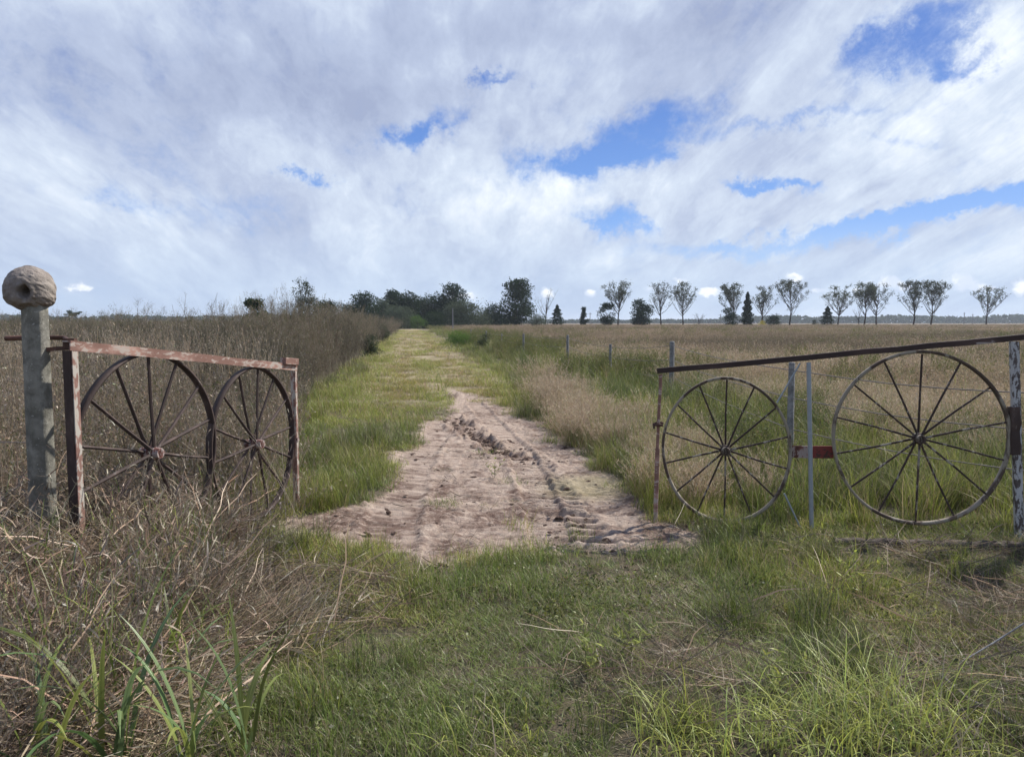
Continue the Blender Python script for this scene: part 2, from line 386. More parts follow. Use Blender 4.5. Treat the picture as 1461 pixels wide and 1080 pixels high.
# soil attribute: bare mask and damp (darker earth) mask
DMP = np.zeros(GX.shape)
x_, y_ = GX[near], GY[near]; dm = sstep(fbm(x_*.7, y_*1.3, 4, 5, 61, .65), .52, .64)*.75
u, v, L = path_uv(x_, y_, TR_D); u = u+(fbm(x_, y_, 4, 3, 51)-.5)*.35; dm = np.maximum(dm, np.exp(-(u/.18)**2)*sstep(fbm(x_, y_, 3, 2, 52), .30, .5)*sstep(v, 0, .3)*sstep(v, L, L-.2))
for (px, py, r) in [(633,664,.10),(634,690,.14),(618,700,.10),(655,612,.2),(642,775,.16),(700,735,.22),(560,745,.2),(580,705,.16),(470,742,.28),(520,742,.2),(960,742,.25),(945,765,.15),(745,722,.2),(740,700,.12),(800,610,.2),(560,690,.15),(620,730,.25)]:
    c = g(px, py); q = np.hypot(x_-c.x, (y_-c.y)*.7)/r*(1+1.2*(fbm(x_, y_, 8, 3, 5)-.5)); dm = np.maximum(dm, sstep(q, 1.2, .6)*.9)
DMP[near] = dm
me = numesh('ground', np.stack([GX, GY, GZ], -1).reshape(-1, 3), FQ, [], None, True)
for nm, arr in (('bare', SO), ('damp', DMP)):
    a = me.attributes.new(nm, 'FLOAT', 'POINT'); a.data.foreach_set('value', arr.astype(np.float32).ravel())
m_, k_ = mat('ground'); k = k_
pos = k.n('ShaderNodeNewGeometry').outputs['Position']
sp = k.n('ShaderNodeSeparateXYZ'); k.link(pos, sp.inputs[0])
rr = k.m('ABSOLUTE', k.m('ADD', k.m('SUBTRACT', sp.outputs[0], .64), k.m('MULTIPLY', sp.outputs[1], .139)))
rr = k.m('ADD', rr, k.m('MULTIPLY', k.m('SUBTRACT', k.noise(pos, .5, 4), .5), 1.2))
bare = k.n('ShaderNodeAttribute', attribute_name='bare').outputs['Fac']; damp = k.n('ShaderNodeAttribute', attribute_name='damp').outputs['Fac']
nf = k.noise(pos, 60, 8, .7); nm_ = k.noise(pos, 7, 6, .6); nl = k.noise(pos, .6, 5, .6)
thatch = k.mix(nf, (.055,.045,.03), (.17,.14,.095)); thatch = k.mix(k.ss(nm_, .45, .65), thatch, (.06,.065,.03))
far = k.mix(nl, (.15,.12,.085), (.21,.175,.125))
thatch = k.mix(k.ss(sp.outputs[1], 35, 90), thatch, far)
strip = k.mix(k.ss(nm_, .35, .6), (.20,.17,.095), (.34,.28,.19))
thatch = k.mix(k.m('MULTIPLY', k.ss(rr, 2.6, 1.6), k.ss(sp.outputs[1], 12, 18)), thatch, strip)
mud = k.mix(k.ss(nm_, .3, .7), (.30,.235,.185), (.46,.375,.305)); mpn = k.n('ShaderNodeMapping'); mpn.inputs['Scale'].default_value = (4, 14, 4); k.link(pos, mpn.inputs[0]); mud = k.mix(k.ss(nf, .35, .7), k.mix(.35, mud, (.20,.13,.10)), mud)
mud = k.mix(k.m('MULTIPLY', k.ss(k.noise(mpn.outputs[0], 1, 7, .72, .6), .50, .62), .6), mud, (.17,.115,.095))
mud = k.mix(k.m('MULTIPLY', damp, k.ss(k.noise(pos, 16, 5, .7), .32, .58)), mud, (.115,.072,.056))
green_film = k.ss(k.noise(pos, 2.5, 3), .5, .7)
gc = g(850, 690); dd = k.n('ShaderNodeVectorMath', operation='DISTANCE'); k.link(pos, dd.inputs[0]); dd.inputs[1].default_value = (gc.x, gc.y, 0)
mud = k.mix(k.m('MULTIPLY', k.ss(dd.outputs['Value'], .75, .25), .5), mud, (.24,.22,.11))
col = k.mix(bare, thatch, mud)
hb = k.m('ADD', k.m('MULTIPLY', nf, .6), k.m('ADD', k.m('MULTIPLY', nm_, .5), k.m('MULTIPLY', k.noise(pos, 24, 7, .75), .8)))
finish(k, principled(k, col, .93, .12, hb, 1.0, .02)); me.materials.append(m_)
tag(link('ground', me), 'flat grassy plain with a bare pinkish dirt patch between the gates', 'ground', kind='structure')
# ------------------------------------------------------------------ grass and weed clumps
def curves(base, az, lean, curl, length, K, pw=1.3, zmin=.003, wob=0.0, rs=None):
    N = len(base); pts = np.zeros((N, K+1, 3)); pts[:, 0] = base; azc = az.copy()
    for i in range(K):
        th = lean+curl*((i+.5)/K)**pw
        if wob: azc = azc+rs.normal(0, wob, N); th = th+rs.normal(0, wob*.6, N)
        d = np.stack([np.sin(th)*np.cos(azc), np.sin(th)*np.sin(azc), np.cos(th)], -1)
        pts[:, i+1] = pts[:, i]+d*(length/K)[:, None]
    pts[:, 1:, 2] = np.maximum(pts[:, 1:, 2], zmin); return pts
def ribbons(pts, width, saz, col, taper=None, tilt=None):
    N, K1, _ = pts.shape
    side = np.stack([-np.sin(saz), np.cos(saz), np.zeros(N) if tilt is None else tilt], -1)
    tp = np.array(taper) if taper is not None else np.linspace(1, .12, K1)**.8
    off = side[:, None, :]*(width[:, None]*tp[None, :])[:, :, None]*.5
    V = np.stack([pts-off, pts+off], 2).reshape(N, K1*2, 3)
    b = (np.arange(N)*K1*2)[:, None, None]; i = np.arange(K1-1)*2
    f = np.stack([i, i+1, i+3, i+2], -1)[None]
    return V.reshape(-1, 3), (b+f).reshape(-1, 4), np.repeat(col, K1*2, 0)
def leafq(cen, size, col, rs, asp=.5, nrm=None):
    N = len(cen); a = rs.normal(size=(N, 3)); a /= np.linalg.norm(a, axis=1)[:, None]
    b = np.cross(a, rs.normal(size=(N, 3))); b /= np.linalg.norm(b, axis=1)[:, None]+1e-9
    a = a*size[:, None]*.5; b = b*size[:, None]*.5*asp
    V = np.stack([cen-a, cen+b, cen+a, cen-b], 1).reshape(-1, 3)
    return V, np.arange(N*4).reshape(N, 4), np.repeat(col, 4, 0) if col.ndim == 2 else np.repeat(col, 4)
def join(parts):
    V = []; Fs = []; Cc = []; b = 0
    for v, f, c in parts: V.append(v); Fs.append(f+b); Cc.append(c); b += len(v)
    return np.concatenate(V), np.concatenate(Fs), np.concatenate(Cc)
def pal(rs, n, cols, jit=.18):
    c = np.array([c for c, _ in cols]); p = np.array([w for _, w in cols], float); i = rs.choice(len(c), n, p=p/p.sum())
    return c[i]*(1+rs.uniform(-jit, jit, (n, 1)))*(1+rs.uniform(-.06, .06, (n, 3)))
G1=(.07,.085,.022); G2=(.135,.165,.042); G3=(.24,.27,.072); YG=(.36,.38,.085); ST=(.33,.27,.19); ST2=(.24,.185,.13); PK=(.36,.265,.205); BR=(.122,.096,.072); DB=(.075,.05,.04); GY=(.20,.178,.15); MV=(.155,.13,.112); PALE=(.50,.43,.34)
PI2 = 2*math.pi
def disc(rs, n, r): a = rs.uniform(0, PI2, n); q = r*np.sqrt(rs.uniform(0, 1, n)); return np.stack([q*np.cos(a), q*np.sin(a), np.zeros(n)], -1)
def lawn(rs, n=95, r=.13, lo=.03, hi=.11, cols=((G1,2),(G2,4),(G3,2),(ST2,2),(ST,1)), w=(.0018,.0042), lean=(.1,.9), curl=(.3,1.6)):
    b = disc(rs, n, r); az = rs.uniform(0, PI2, n); p = curves(b, az, rs.uniform(*lean, n), rs.uniform(*curl, n), rs.uniform(lo, hi, n), 3)
    return [ribbons(p, rs.uniform(*w, n), az+rs.normal(0, .5, n), pal(rs, n, cols))]
def broad(rs, n=60, r=.12):            # small creeping leaves
    c = disc(rs, n, r); c[:, 2] = rs.uniform(.01, .06, n); return [leafq(c, rs.uniform(.008, .02, n), pal(rs, n, ((G2,3),(G3,3),(G1,2))), rs, .65)]
def tallgrass(rs, n=80, r=.16, lo=.3, hi=.75, cols=((G1,3),(G2,5),(G3,3),(ST,2),(ST2,2)), w=(.003,.007), K=5, lean=(.02,.4), curl=(.2,1.5)):
    b = disc(rs, n, r); az = rs.uniform(0, PI2, n); p = curves(b, az, rs.uniform(*lean, n), rs.uniform(*curl, n), rs.uniform(lo, hi, n), K, 1.8)
    return [ribbons(p, rs.uniform(*w, n), az+rs.normal(0, .4, n), pal(rs, n, cols))]
def stems(rs, n=45, r=.2, lo=.6, hi=1.1, cols=((ST,3),(PK,3),(ST2,2),(GY,2)), w=.0028, seed=14, slen=(.02,.05), frac=.3, scol=((PK,3),(ST,2),(MV,2)), lean=(.0,.22), curl=(0,.45), sw=(.003,.006)):
    b = disc(rs, n, r); az = rs.uniform(0, PI2, n); L = rs.uniform(lo, hi, n); K = 6
    p = curves(b, az, rs.uniform(*lean, n), rs.uniform(*curl, n), L, K, 2.0, wob=.03, rs=rs)
    out = [ribbons(p, np.full(n, w)*rs.uniform(.7, 1.4, n), rs.uniform(0, PI2, n), pal(rs, n, cols), np.linspace(1, .5, K+1))]
    # seed head: short spikelets along the last part
    m = n*seed; si = np.repeat(np.arange(n), seed); t = 1-frac*rs.uniform(0, 1, m); f = t*K; i = np.minimum(f.astype(int), K-1); fr = (f-i)[:, None]
    q = p[si, i]*(1-fr)+p[si, i+1]*fr
    az2 = rs.uniform(0, PI2, m); pp = curves(q, az2, rs.uniform(.2, 1.0, m), rs.uniform(0, .8, m), rs.uniform(*slen, m), 2, zmin=.01)
    out.append(ribbons(pp, rs.uniform(*sw, m), rs.uniform(0, PI2, m), pal(rs, m, scol), [.6, 1, .3]))
    return out
def brush(rs, n=17, r=.35, lo=1.1, hi=1.9, cols=((BR,3),(DB,3),(MV,3),(GY,1)), lcol=((BR,3),(MV,2),(GY,2),(ST2,1),(G1,3)), side=12, twig=6, w=.0045, leaf=4, lsz=(.012,.03)):
    b = disc(rs, n, r); az = rs.uniform(0, PI2, n); K = 7
    p = curves(b, az, rs.uniform(.0, .28, n), rs.uniform(-.1, .5, n), rs.uniform(lo, hi, n), K, 1.5, wob=.07, rs=rs)
    out = [ribbons(p, np.full(n, w)*rs.uniform(.7, 1.3, n), rs.uniform(0, PI2, n), pal(rs, n, cols), np.linspace(1, .35, K+1))]
    m = n*side; si = np.repeat(np.arange(n), side); f = rs.uniform(.25, .98, m)*K; i = np.minimum(f.astype(int), K-1); fr = (f-i)[:, None]
    q = p[si, i]*(1-fr)+p[si, i+1]*fr
    p2 = curves(q, rs.uniform(0, PI2, m), rs.uniform(.3, 1.0, m), rs.uniform(-.6, .3, m), rs.uniform(.18, .5, m)*(1.3-f/K), 4, zmin=.02, wob=.1, rs=rs)
    out.append(ribbons(p2, rs.uniform(.002, .004, m), rs.uniform(0, PI2, m), pal(rs, m, cols), np.linspace(1, .5, 5)))
    m3 = m*twig; si = np.repeat(np.arange(m), twig); i = rs.integers(1, 4, m3)
    p3 = curves(p2[si, i], rs.uniform(0, PI2, m3), rs.uniform(.1, 1.2, m3), rs.uniform(-.3, .3, m3), rs.uniform(.04, .14, m3), 2, zmin=.02)
    out.append(ribbons(p3, rs.uniform(.0016, .0032, m3), rs.uniform(0, PI2, m3), pal(rs, m3, lcol), [1, .8, .5]))
    if leaf:
        m4 = m*leaf; si = rs.integers(0, m3, m4); out.append(leafq(p3[si, rs.integers(1, 3, m4)]+rs.normal(0, .01, (m4, 3)), rs.uniform(*lsz, m4), pal(rs, m4, lcol), rs, .45))
    return out
def straw(rs, n=95, r=.26, zr=.12, lo=.14, hi=.55, cols=((ST,3),(ST2,4),(PK,2),(GY,4),(BR,4),(DB,2),(PALE,1)), bias=None):
    b = disc(rs, n, r); b[:, 2] = rs.uniform(0, zr, n)
    az = rs.uniform(0, PI2, n) if bias is None else np.where(rs.uniform(0,1,n) < .3, rs.uniform(0, PI2, n), rs.normal(bias, .4, n)+math.pi*(rs.uniform(0,1,n) < .35))
    p = curves(b, az, rs.uniform(.9, 1.6, n), rs.uniform(-.35, .8, n), rs.uniform(lo, hi, n)*rs.uniform(.7, 1.0, n)*(1+.5*(rs.uniform(0, 1, n) < .05)), 5, 1.0, wob=.10, rs=rs)
    return [ribbons(p, rs.uniform(.0015, .005, n), az+rs.normal(0, .8, n), pal(rs, n, cols, .45), [.8, 1, 1, .9, .7, .3], tilt=rs.normal(0, .6, n))]
def crumple(rs, n=60, r=.25, zr=.35):  # curled dead leaves
    b = disc(rs, n, r); b[:, 2] = rs.uniform(0.02, zr, n); az = rs.uniform(0, PI2, n)
    p = curves(b, az, rs.uniform(.3, 2.2, n), rs.uniform(-2, 2.5, n), rs.uniform(.05, .16, n), 4, 1.0, zmin=.01)
    return [ribbons(p, rs.uniform(.004, .010, n), az+rs.normal(0, .6, n), pal(rs, n, ((ST2,3),(PK,2),(GY,3),(BR,3),(PALE,1)), .3), [.7, 1, .9, .6, .2])]
def reed(rs, n=10, lo=.5, hi=1.0, w=(.012,.024), cols=((G2,3),(G3,3),((.12,.18,.07),3),((.19,.25,.11),3)), r=.05, lean=(.1,.5), curl=(.5,1.9)):
    b = disc(rs, n, r); b[:, 2] = rs.uniform(0, .15, n); az = rs.uniform(0, PI2, n)
    p = curves(b, az, rs.uniform(*lean, n), rs.uniform(*curl, n), rs.uniform(lo, hi, n), 9, 1.8)
    c = pal(rs, n, cols); wd = rs.uniform(*w, n); tp = [.55,.8,.95,1,1,.95,.82,.62,.35,.04]
    # two half blades make the folded midrib
    out = [ribbons(p, wd, az+rs.normal(0, .2, n), c, tp, tilt=rs.normal(0, .25, n))]
    mid = p.copy(); mid[:, :, 2] += .0015; out.append(ribbons(mid, wd*.12, az, c*1.5+.03, tp)); return out
def herb(rs, n=7, h=.3):               # small upright leafy weed
    b = disc(rs, n, .03); az = rs.uniform(0, PI2, n); p = curves(b, az, rs.uniform(.1, .6, n), rs.uniform(-.2, .4, n), rs.uniform(.5, 1, n)*h, 4)
    out = [ribbons(p, np.full(n, .003), az, pal(rs, n, ((G2,1),(BR,1))), [1,1,.8,.7,.5])]
    m = n*12; si = rs.integers(0, n, m); i = rs.integers(1, 5, m); pp = curves(p[si, i], rs.uniform(0, PI2, m), rs.uniform(.5, 1.4, m), rs.uniform(0, .6, m), rs.uniform(.02, .06, m), 3)
    out.append(ribbons(pp, rs.uniform(.006, .014, m), rs.uniform(0, PI2, m), pal(rs, m, ((G2,2),(G3,4),(YG,2))), [.3, 1, .8, .05])); return out
def asset(name, parts, m=None):
    V, Fq, c = join(parts); return numesh(name, V, Fq, m or M_BLADE, c)
def variants(name, fn, cnt, sd0, **kw):
    return [asset(name, fn(np.random.default_rng(sd0+i), **kw)) for i in range(cnt)]
def scatter(name, pts, variants_, label, tint=None, scl=None, tiltdeg=6, seed=0, kind='stuff', aim=None):
    """one mesh of points; a Geometry Nodes modifier puts a clump on each"""
    rs = np.random.default_rng(seed+999); N = len(pts)
    me = bpy.data.meshes.new(name); me.vertices.add(N); me.vertices.foreach_set('co', np.asarray(pts, np.float32).ravel())
    rot = np.zeros((N, 3), np.float32); rot[:, :2] = rs.normal(0, R(tiltdeg), (N, 2)); rot[:, 2] = rs.uniform(0, PI2, N) if aim is None else rs.normal(aim, .5, N)
    s = np.ones((N, 3), np.float32) if scl is None else np.asarray(scl, np.float32)
    if s.ndim == 1: s = np.repeat(s[:, None], 3, 1)
    t = np.ones((N, 4), np.float32)
    if tint is not None: t[:, :3] = tint
    for nm, ty, arr, key in (('rot','FLOAT_VECTOR',rot,'vector'),('scl','FLOAT_VECTOR',s,'vector'),('tint','FLOAT_COLOR',t,'color')):
        a = me.attributes.new(nm, ty, 'POINT'); a.data.foreach_set(key, arr.ravel())
    a = me.attributes.new('vid', 'INT', 'POINT'); a.data.foreach_set('value', rs.integers(0, len(variants_), N).astype(np.int32))
    col = bpy.data.collections.new(name+' sources')
    for v in variants_: col.objects.link(bpy.data.objects.new(name+'_source', v))
    ng = bpy.data.node_groups.new(name, 'GeometryNodeTree')
    ng.interface.new_socket('Geometry', in_out='INPUT', socket_type='NodeSocketGeometry'); ng.interface.new_socket('Geometry', in_out='OUTPUT', socket_type='NodeSocketGeometry')
    nn = ng.nodes.new; gi = nn('NodeGroupInput'); go = nn('NodeGroupOutput'); ip = nn('GeometryNodeInstanceOnPoints'); ci = nn('GeometryNodeCollectionInfo')
    ci.inputs[0].default_value = col; ci.inputs[1].default_value = True; ci.inputs[2].default_value = True
    def attr(nm, ty):
        a = nn('GeometryNodeInputNamedAttribute'); a.data_type = ty; a.inputs[0].default_value = nm; return next(o for o in a.outputs if o.enabled)
    L = ng.links.new; e2r = nn('FunctionNodeEulerToRotation')
    L(gi.outputs[0], ip.inputs['Points']); L(ci.outputs[0], ip.inputs['Instance']); ip.inputs['Pick Instance'].default_value = True
    L(attr('vid', 'INT'), ip.inputs['Instance Index']); L(attr('rot', 'FLOAT_VECTOR'), e2r.inputs[0]); L(e2r.outputs[0], ip.inputs['Rotation'])
    L(attr('scl', 'FLOAT_VECTOR'), ip.inputs['Scale']); L(ip.outputs[0], go.inputs[0])
    o = link(name, me); md = o.modifiers.new('clumps', 'NODES'); md.node_group = ng
    print('scatter', name, N, 'clumps', sum(len(v.polygons) for v in variants_)//len(variants_))
    return tag(o, label, None, None, kind)
TANH = .73
def spread(rs, y0, y1, dens, prob, xlim=None):
    """random ground spots between two distances, thinned by prob(x, y)"""
    A = (TANH*(y0+y1)+2.4)*(y1-y0); n = int(A*dens)
    u = rs.uniform(0, 1, n); a, b = TANH, 1.2
    yy = (-b+np.sqrt(b*b+a*(2*b*(y0+u*(y1-y0))*0+((a*y0*y0+2*b*y0)*(1-u)+(a*y1*y1+2*b*y1)*u))))/a
    xx = rs.uniform(-1, 1, n)*(TANH*yy+1.2)
    p = prob(xx, yy); kx = rs.uniform(0, 1, n) < p
    xx, yy = xx[kx], yy[kx]; return np.stack([xx, yy, H(xx, yy)], -1)
def bands(rs, bs, prob):
    P_ = []; S = []
    for y0, y1, d, s in bs:
        q = spread(rs, y0, y1, d, prob); P_.append(q); S.append(np.full(len(q), s))
    return np.concatenate(P_), np.concatenate(S)
rs = np.random.default_rng(7)
# zone functions -----------------------------------------------------
LG0, LG1 = Vector((-2.37, 4.1, 0)), Vector((-1.81, 6.32, 0))          # left gate line
RG0, RG1 = Vector((3.62, 5.43, 0)), Vector((1.14, 6.06, 0))           # right gate line, hinge to free end
def nosoil(x, y):
    p = np.ones(x.shape); m = (y < 30) & (np.abs(x) < 6); p[m] = 1-soil(x[m], y[m])*.985; return p
def pile(x, y):                        # heap of dead weeds at the left
    e = -1.30-np.maximum(0, y-4.0)*.58+(fbm(x, y, 1.3, 3, 70)-.5)*.7
    return sstep(e-x, -.12, .15)*sstep(y, 6.5, 6.0)
def front(x, y): return (y < 5.9-.0*x) | (y < 5.75+.25*(x < 0)*0)
def hedge_edge(x, y): return -2.55-road_r(x, y)+(fbm(x, y, .35, 3, 90)-.5)*1.6  # positive inside the left weeds
def behind_right(x, y):                # positive behind the right gate line
    t = (x-RG1.x)/(RG0.x-RG1.x); yl = RG1.y+(RG0.y-RG1.y)*t; return np.where(x > .95, y-yl-.12, y-6.1)
def near_pts(x, y, lst):
    o = np.zeros(x.shape)
    for (px, py, r, a) in lst:
        c = g(px, py); o = np.maximum(o, a*np.exp(-((x-c.x)**2+(y-c.y)**2*.6)/r**2))
    return o
SP = [(1420,850,.45,1),(1440,870,.35,1),(1400,835,.3,1),(1380,880,.4,.8),(1440,800,.3,.8),(1300,800,.3,.6),(1420,1000,.35,.9),(1350,1010,.3,.6),(430,840,.4,1),(490,848,.38,1),(540,850,.25,.8),(960,950,.32,.8),(870,960,.25,.6),(1010,975,.2,.7),(1250,850,.3,.6),(1440,930,.3,.7),(980,760,.2,.5),(1200,790,.3,.4)]
def ruts(x, y):
    r = road_r(x, y)+(fbm(x, y, .15, 3, 93)-.5)*.5
    return (np.exp(-((r+1.25)/.22)**2)+.8*np.exp(-((r-.15)/.40)**2)+.9*np.exp(-((r-1.9)/.16)**2))*sstep(y, 13, 20)*sstep(fbm(x, y, .7, 3, 94), .25, .5)
def rfield(x, y): return road_r(x, y)-1.62-.85*sstep(y, 12, 18)-(fbm(x, y, .6, 3, 91)-.5)*.7
# colour tints
def tintmix(a, t, b): return np.asarray(a)[None]*(1-t[:, None])+np.asarray(b)[None]*t[:, None]

# 1 short grass in front of and along the track
v_green = variants('short_grass', lawn, 4, 10) 
v_dry = variants('dry_turf', lawn, 3, 20, cols=((ST,3),(ST2,4),(GY,3),(BR,2),(G2,2)), lo=.02, hi=.09, lean=(.6,1.5))
v_broad = variants('creeping_leaves', broad, 2, 30)
def p_lawn(x, y):
    inr = np.abs(road_r(x, y)) < 2.7
    z = np.where(y < 6.3, (behind_right(x, y) < .3)*1.0, inr*1.0)
    z = z*(1-.8*ruts(x, y))*(1-.72*(y < 6.5)*near_pts(x, y, SP))
    return z*nosoil(x, y)*(1-.75*pile(x, y))*(.25+.75*sstep(fbm(x, y, 1.6, 4, 100), .36, .52))
pts, sb = bands(rs, [(2.0,4.2,150,.9),(4.2,7,120,1.0),(7,11,60,1.25),(11,18,30,1.6),(18,32,11,2.3),(32,60,3,3.6),(60,150,.8,6)], p_lawn)
f = sstep(fbm(pts[:,0], pts[:,1], .9, 3, 101), .40, .62); far_y = sstep(pts[:,1], 9, 17)
wheel = np.exp(-((np.abs(road_r(pts[:,0], pts[:,1])-.1)-.85)/.42)**2)*far_y
tn = tintmix((1.05,1.18,1.0), f, (1.65,1.6,1.2)); tn = tn*(1-far_y[:,None])+far_y[:,None]*tintmix((1.5,1.48,1.15), np.clip(wheel*.8+.5*f*0, 0, 1), (1.6,1.25,1.1))
scatter('short_grass', pts, v_green, 'short green grass of the gateway and the track', tn, np.stack([sb*rs.uniform(.8,1.3,len(sb)), sb*rs.uniform(.8,1.3,len(sb)), np.minimum(sb,1.8)*rs.uniform(.55,1.5,len(sb))*(1-.45*wheel)*(.7+.9*sstep(fbm(pts[:,0],pts[:,1],1.1,3,55),.45,.7))], -1))
def p_dry(x, y): return p_lawn(x, y)*(.35+.65*sstep(fbm(x, y, 1.1, 4, 103), .40, .56))
pts, sb = bands(rs, [(2.0,4.2,75,.9),(4.2,7,60,1.1),(7,11,30,1.3),(11,18,12,1.7),(18,40,4,2.6),(40,120,.5,5)], p_dry)
scatter('dry_turf', pts, v_dry, 'dead straw coloured turf mixed into the short grass', tintmix((.72,.68,.64), sstep(fbm(pts[:,0],pts[:,1],1.7,3,104),.35,.6), (1.3,1.26,1.18)), sb)
pts, sb = bands(rs, [(2.0,6,26,1)], lambda x, y: p_lawn(x, y)*sstep(fbm(x, y, .9, 3, 107), .48, .6))
scatter('creeping_weeds', pts, v_broad, 'tiny round leaved weeds creeping through the grass', np.tile([.75,.72,.7],(len(pts),1)), rs.uniform(.8,1.4,len(pts)))

# 2 tall green grass: verges, behind the right gate, clumps by the gate feet
v_tall = variants('tall_grass', tallgrass, 4, 40)
v_mid = variants('ankle_grass', tallgrass, 4, 50, n=70, lo=.12, hi=.32, w=(.0025,.005), r=.12, K=4)
CL = [(470,700,.45,1),(450,650,.5,.9),(500,640,.5,.8),(430,790,.25,.7),(460,785,.2,.6),(1050,790,.33,1),(1090,800,.2,.6),(1180,812,.25,.7),(1230,960,.35,.6),(1300,1000,.35,.55),(1100,880,.25,.4),(1330,870,.3,.6),(720,1020,.16,.5),(180,900,.3,.3),(560,900,.3,.2),(970,1010,.2,.5)]
def p_mid(x, y):
    z = near_pts(x, y, CL); z = np.maximum(z, .9*sstep(rfield(x, y), -.45, -.1)*(y > 6.3)*(y < 60)); z = np.maximum(z, (y > 6.3)*(y < 9.2)*(road_r(x, y) < -1.0)*(road_r(x, y) > -3.2)*.8)
    z = np.maximum(z, sstep(-road_r(x, y), 1.75, 2.3)*(y > 8)*(hedge_edge(x, y) < .2)*(.8-.55*sstep(y, 10, 15))*sstep(fbm(x, y, 1.2, 3, 88), .3, .55))
    z = np.maximum(z, (y < 6.2)*(behind_right(x, y) < 0)*(x > 1.3)*.10*sstep(y, 3.8, 5)+.03*(y < 5.5))
    return z*nosoil(x, y)
pts, sb = bands(rs, [(2.0,7,60,1),(7,12,36,1.1),(12,25,14,1.5),(25,60,3,2.4),(60,130,.5,4)], p_mid)
yg = sstep(fbm(pts[:,0], pts[:,1], 1.3, 3, 110), .42, .62)
bm = np.exp(-(np.maximum(0, 1.7-pts[:,0])*3)**2-((pts[:,1]-5.35)/.35)**2); kp = rs.uniform(0,1,len(pts)) > .55*bm*(pts[:,0] > 1.7); pts, sb, yg = pts[kp], sb[kp], yg[kp]
scatter('ankle_grass', pts, v_mid, 'ankle high green grass along the track edges and gate feet', tintmix((.68,.74,.66), yg, (1.3,1.25,1.0)), np.stack([sb]*2+[np.minimum(sb, 1.3)], -1)*rs.uniform(.65,1.25,len(sb))[:,None]*np.where(pts[:,1] < 6, .8, 1)[:,None])
def p_tall(x, y):
    f = rfield(x, y); z = sstep(f, .5, 1.1)*(behind_right(x, y) > 0)*sstep(road_r(x, y), 5.5+fbm(x, y, .25, 3, 9)*7*(1+sstep(y, 20, 40)), 5.0)
    z = np.maximum(z, (behind_right(x, y) > 0)*(x > 1.2)*sstep(y, 22, 9)*.75*sstep(fbm(x, y, .8, 3, 7), .3, .5))
    z = np.maximum(z, (.35+.65*sstep(-x, 2.8, 3.3))*(hedge_edge(x, y) > -.2)*(y < 9)*(x < -2.0)); return z
pts, sb = bands(rs, [(4.5,9,15,.85),(9,16,9,1.0),(16,30,4.0,1.3),(30,60,1.3,1.8),(60,130,.3,2.6)], p_tall)
scatter('tall_grass', pts, v_tall, 'knee high green grass beyond the right gate and fence line', tintmix((.58,.70,.58), sstep(fbm(pts[:,0],pts[:,1],.9,4,111),.35,.62), (1.22,1.18,.92)), np.stack([sb*rs.uniform(.8,1.2,len(sb))]*2+[np.minimum(sb,1.25)*rs.uniform(.6,1.15,len(sb))], -1))

# 3 beige feathery grass of the right verge and dry field grass
v_bei = variants('beige_grass', stems, 4, 60, n=80, r=.16, lo=.22, hi=.5, w=.0018, seed=10, slen=(.015,.04), cols=((ST,4),(PK,3),(G2,2)), scol=((PK,4),(ST,3),(PALE,2)), lean=(.05,.45), curl=(.1,.8), sw=(.0025,.0045))
def p_bei(x, y):
    f = rfield(x, y); z = sstep(f, -.2, .15)*sstep(f, 1.25, .6)*(y > 6.3)*sstep(y, 22, 13)
    z = np.maximum(z, sstep(fbm(x, y, .5, 3, 119), .36, .55)*.95*(behind_right(x, y) > .3)*sstep(road_r(x, y), 4.5, 6.5)*sstep(y, 60, 20)*sstep(y, 6.5, 9))
    return z
pts, sb = bands(rs, [(5.6,9,26,.9),(9,16,15,1.1),(16,30,5,1.6)], p_bei)
scatter('beige_grass', pts, v_bei, 'feathery beige seeding grass on the right verge', tintmix((.95,.93,.86), rs.uniform(0,1,len(pts)), (1.25,1.22,1.12)), sb*rs.uniform(.8,1.25,len(sb)))
v_fld = variants('field_grass', stems, 5, 70, n=75, r=.28, lo=.45, hi=.9, seed=12, w=.0035, sw=(.004,.009), cols=((ST,3),(PK,3),(GY,2),(ST2,3),(G2,2)), lean=(0,.35), curl=(0,.7))
def p_fld(x, y):
    f = rfield(x, y); z = sstep(f+(fbm(x, y, .35, 3, 191)-.5)*5, 3.6, 7.0)*(behind_right(x, y) > .4); z = z*(.12+.88*sstep(y, 8, 22)); return z
pts, sb = bands(rs, [(6,14,8,.85),(14,30,5.0,1.1),(30,60,2.0,1.7),(60,120,.6,2.8),(120,260,.16,4.5)], p_fld)
t = sstep(fbm(pts[:,0], pts[:,1], .10, 4, 121), .38, .62)
t = np.clip(.55*t+.6*sstep(fbm(pts[:,0]*.5, pts[:,1], .35, 3, 122), .35, .65)-.1, 0, 1); tn = tintmix((.50,.51,.46), t, (1.08,1.05,.96)); nb = sstep(pts[:,1], 24, 13)[:,None]; tn = tn*(1-nb)+nb*np.array([1.15,1.12,.98])
tn *= (.85+.3*fbm(pts[:,0], pts[:,1], .5, 2, 13))[:, None]
scatter('field_grass', pts, v_fld, 'waist high dry brown and beige grass covering the right field', tn, np.stack([sb*1.1]*2+[rs.uniform(.8,1.2,len(sb))*(.75+.25*sstep(pts[:,1],12,35))], -1))
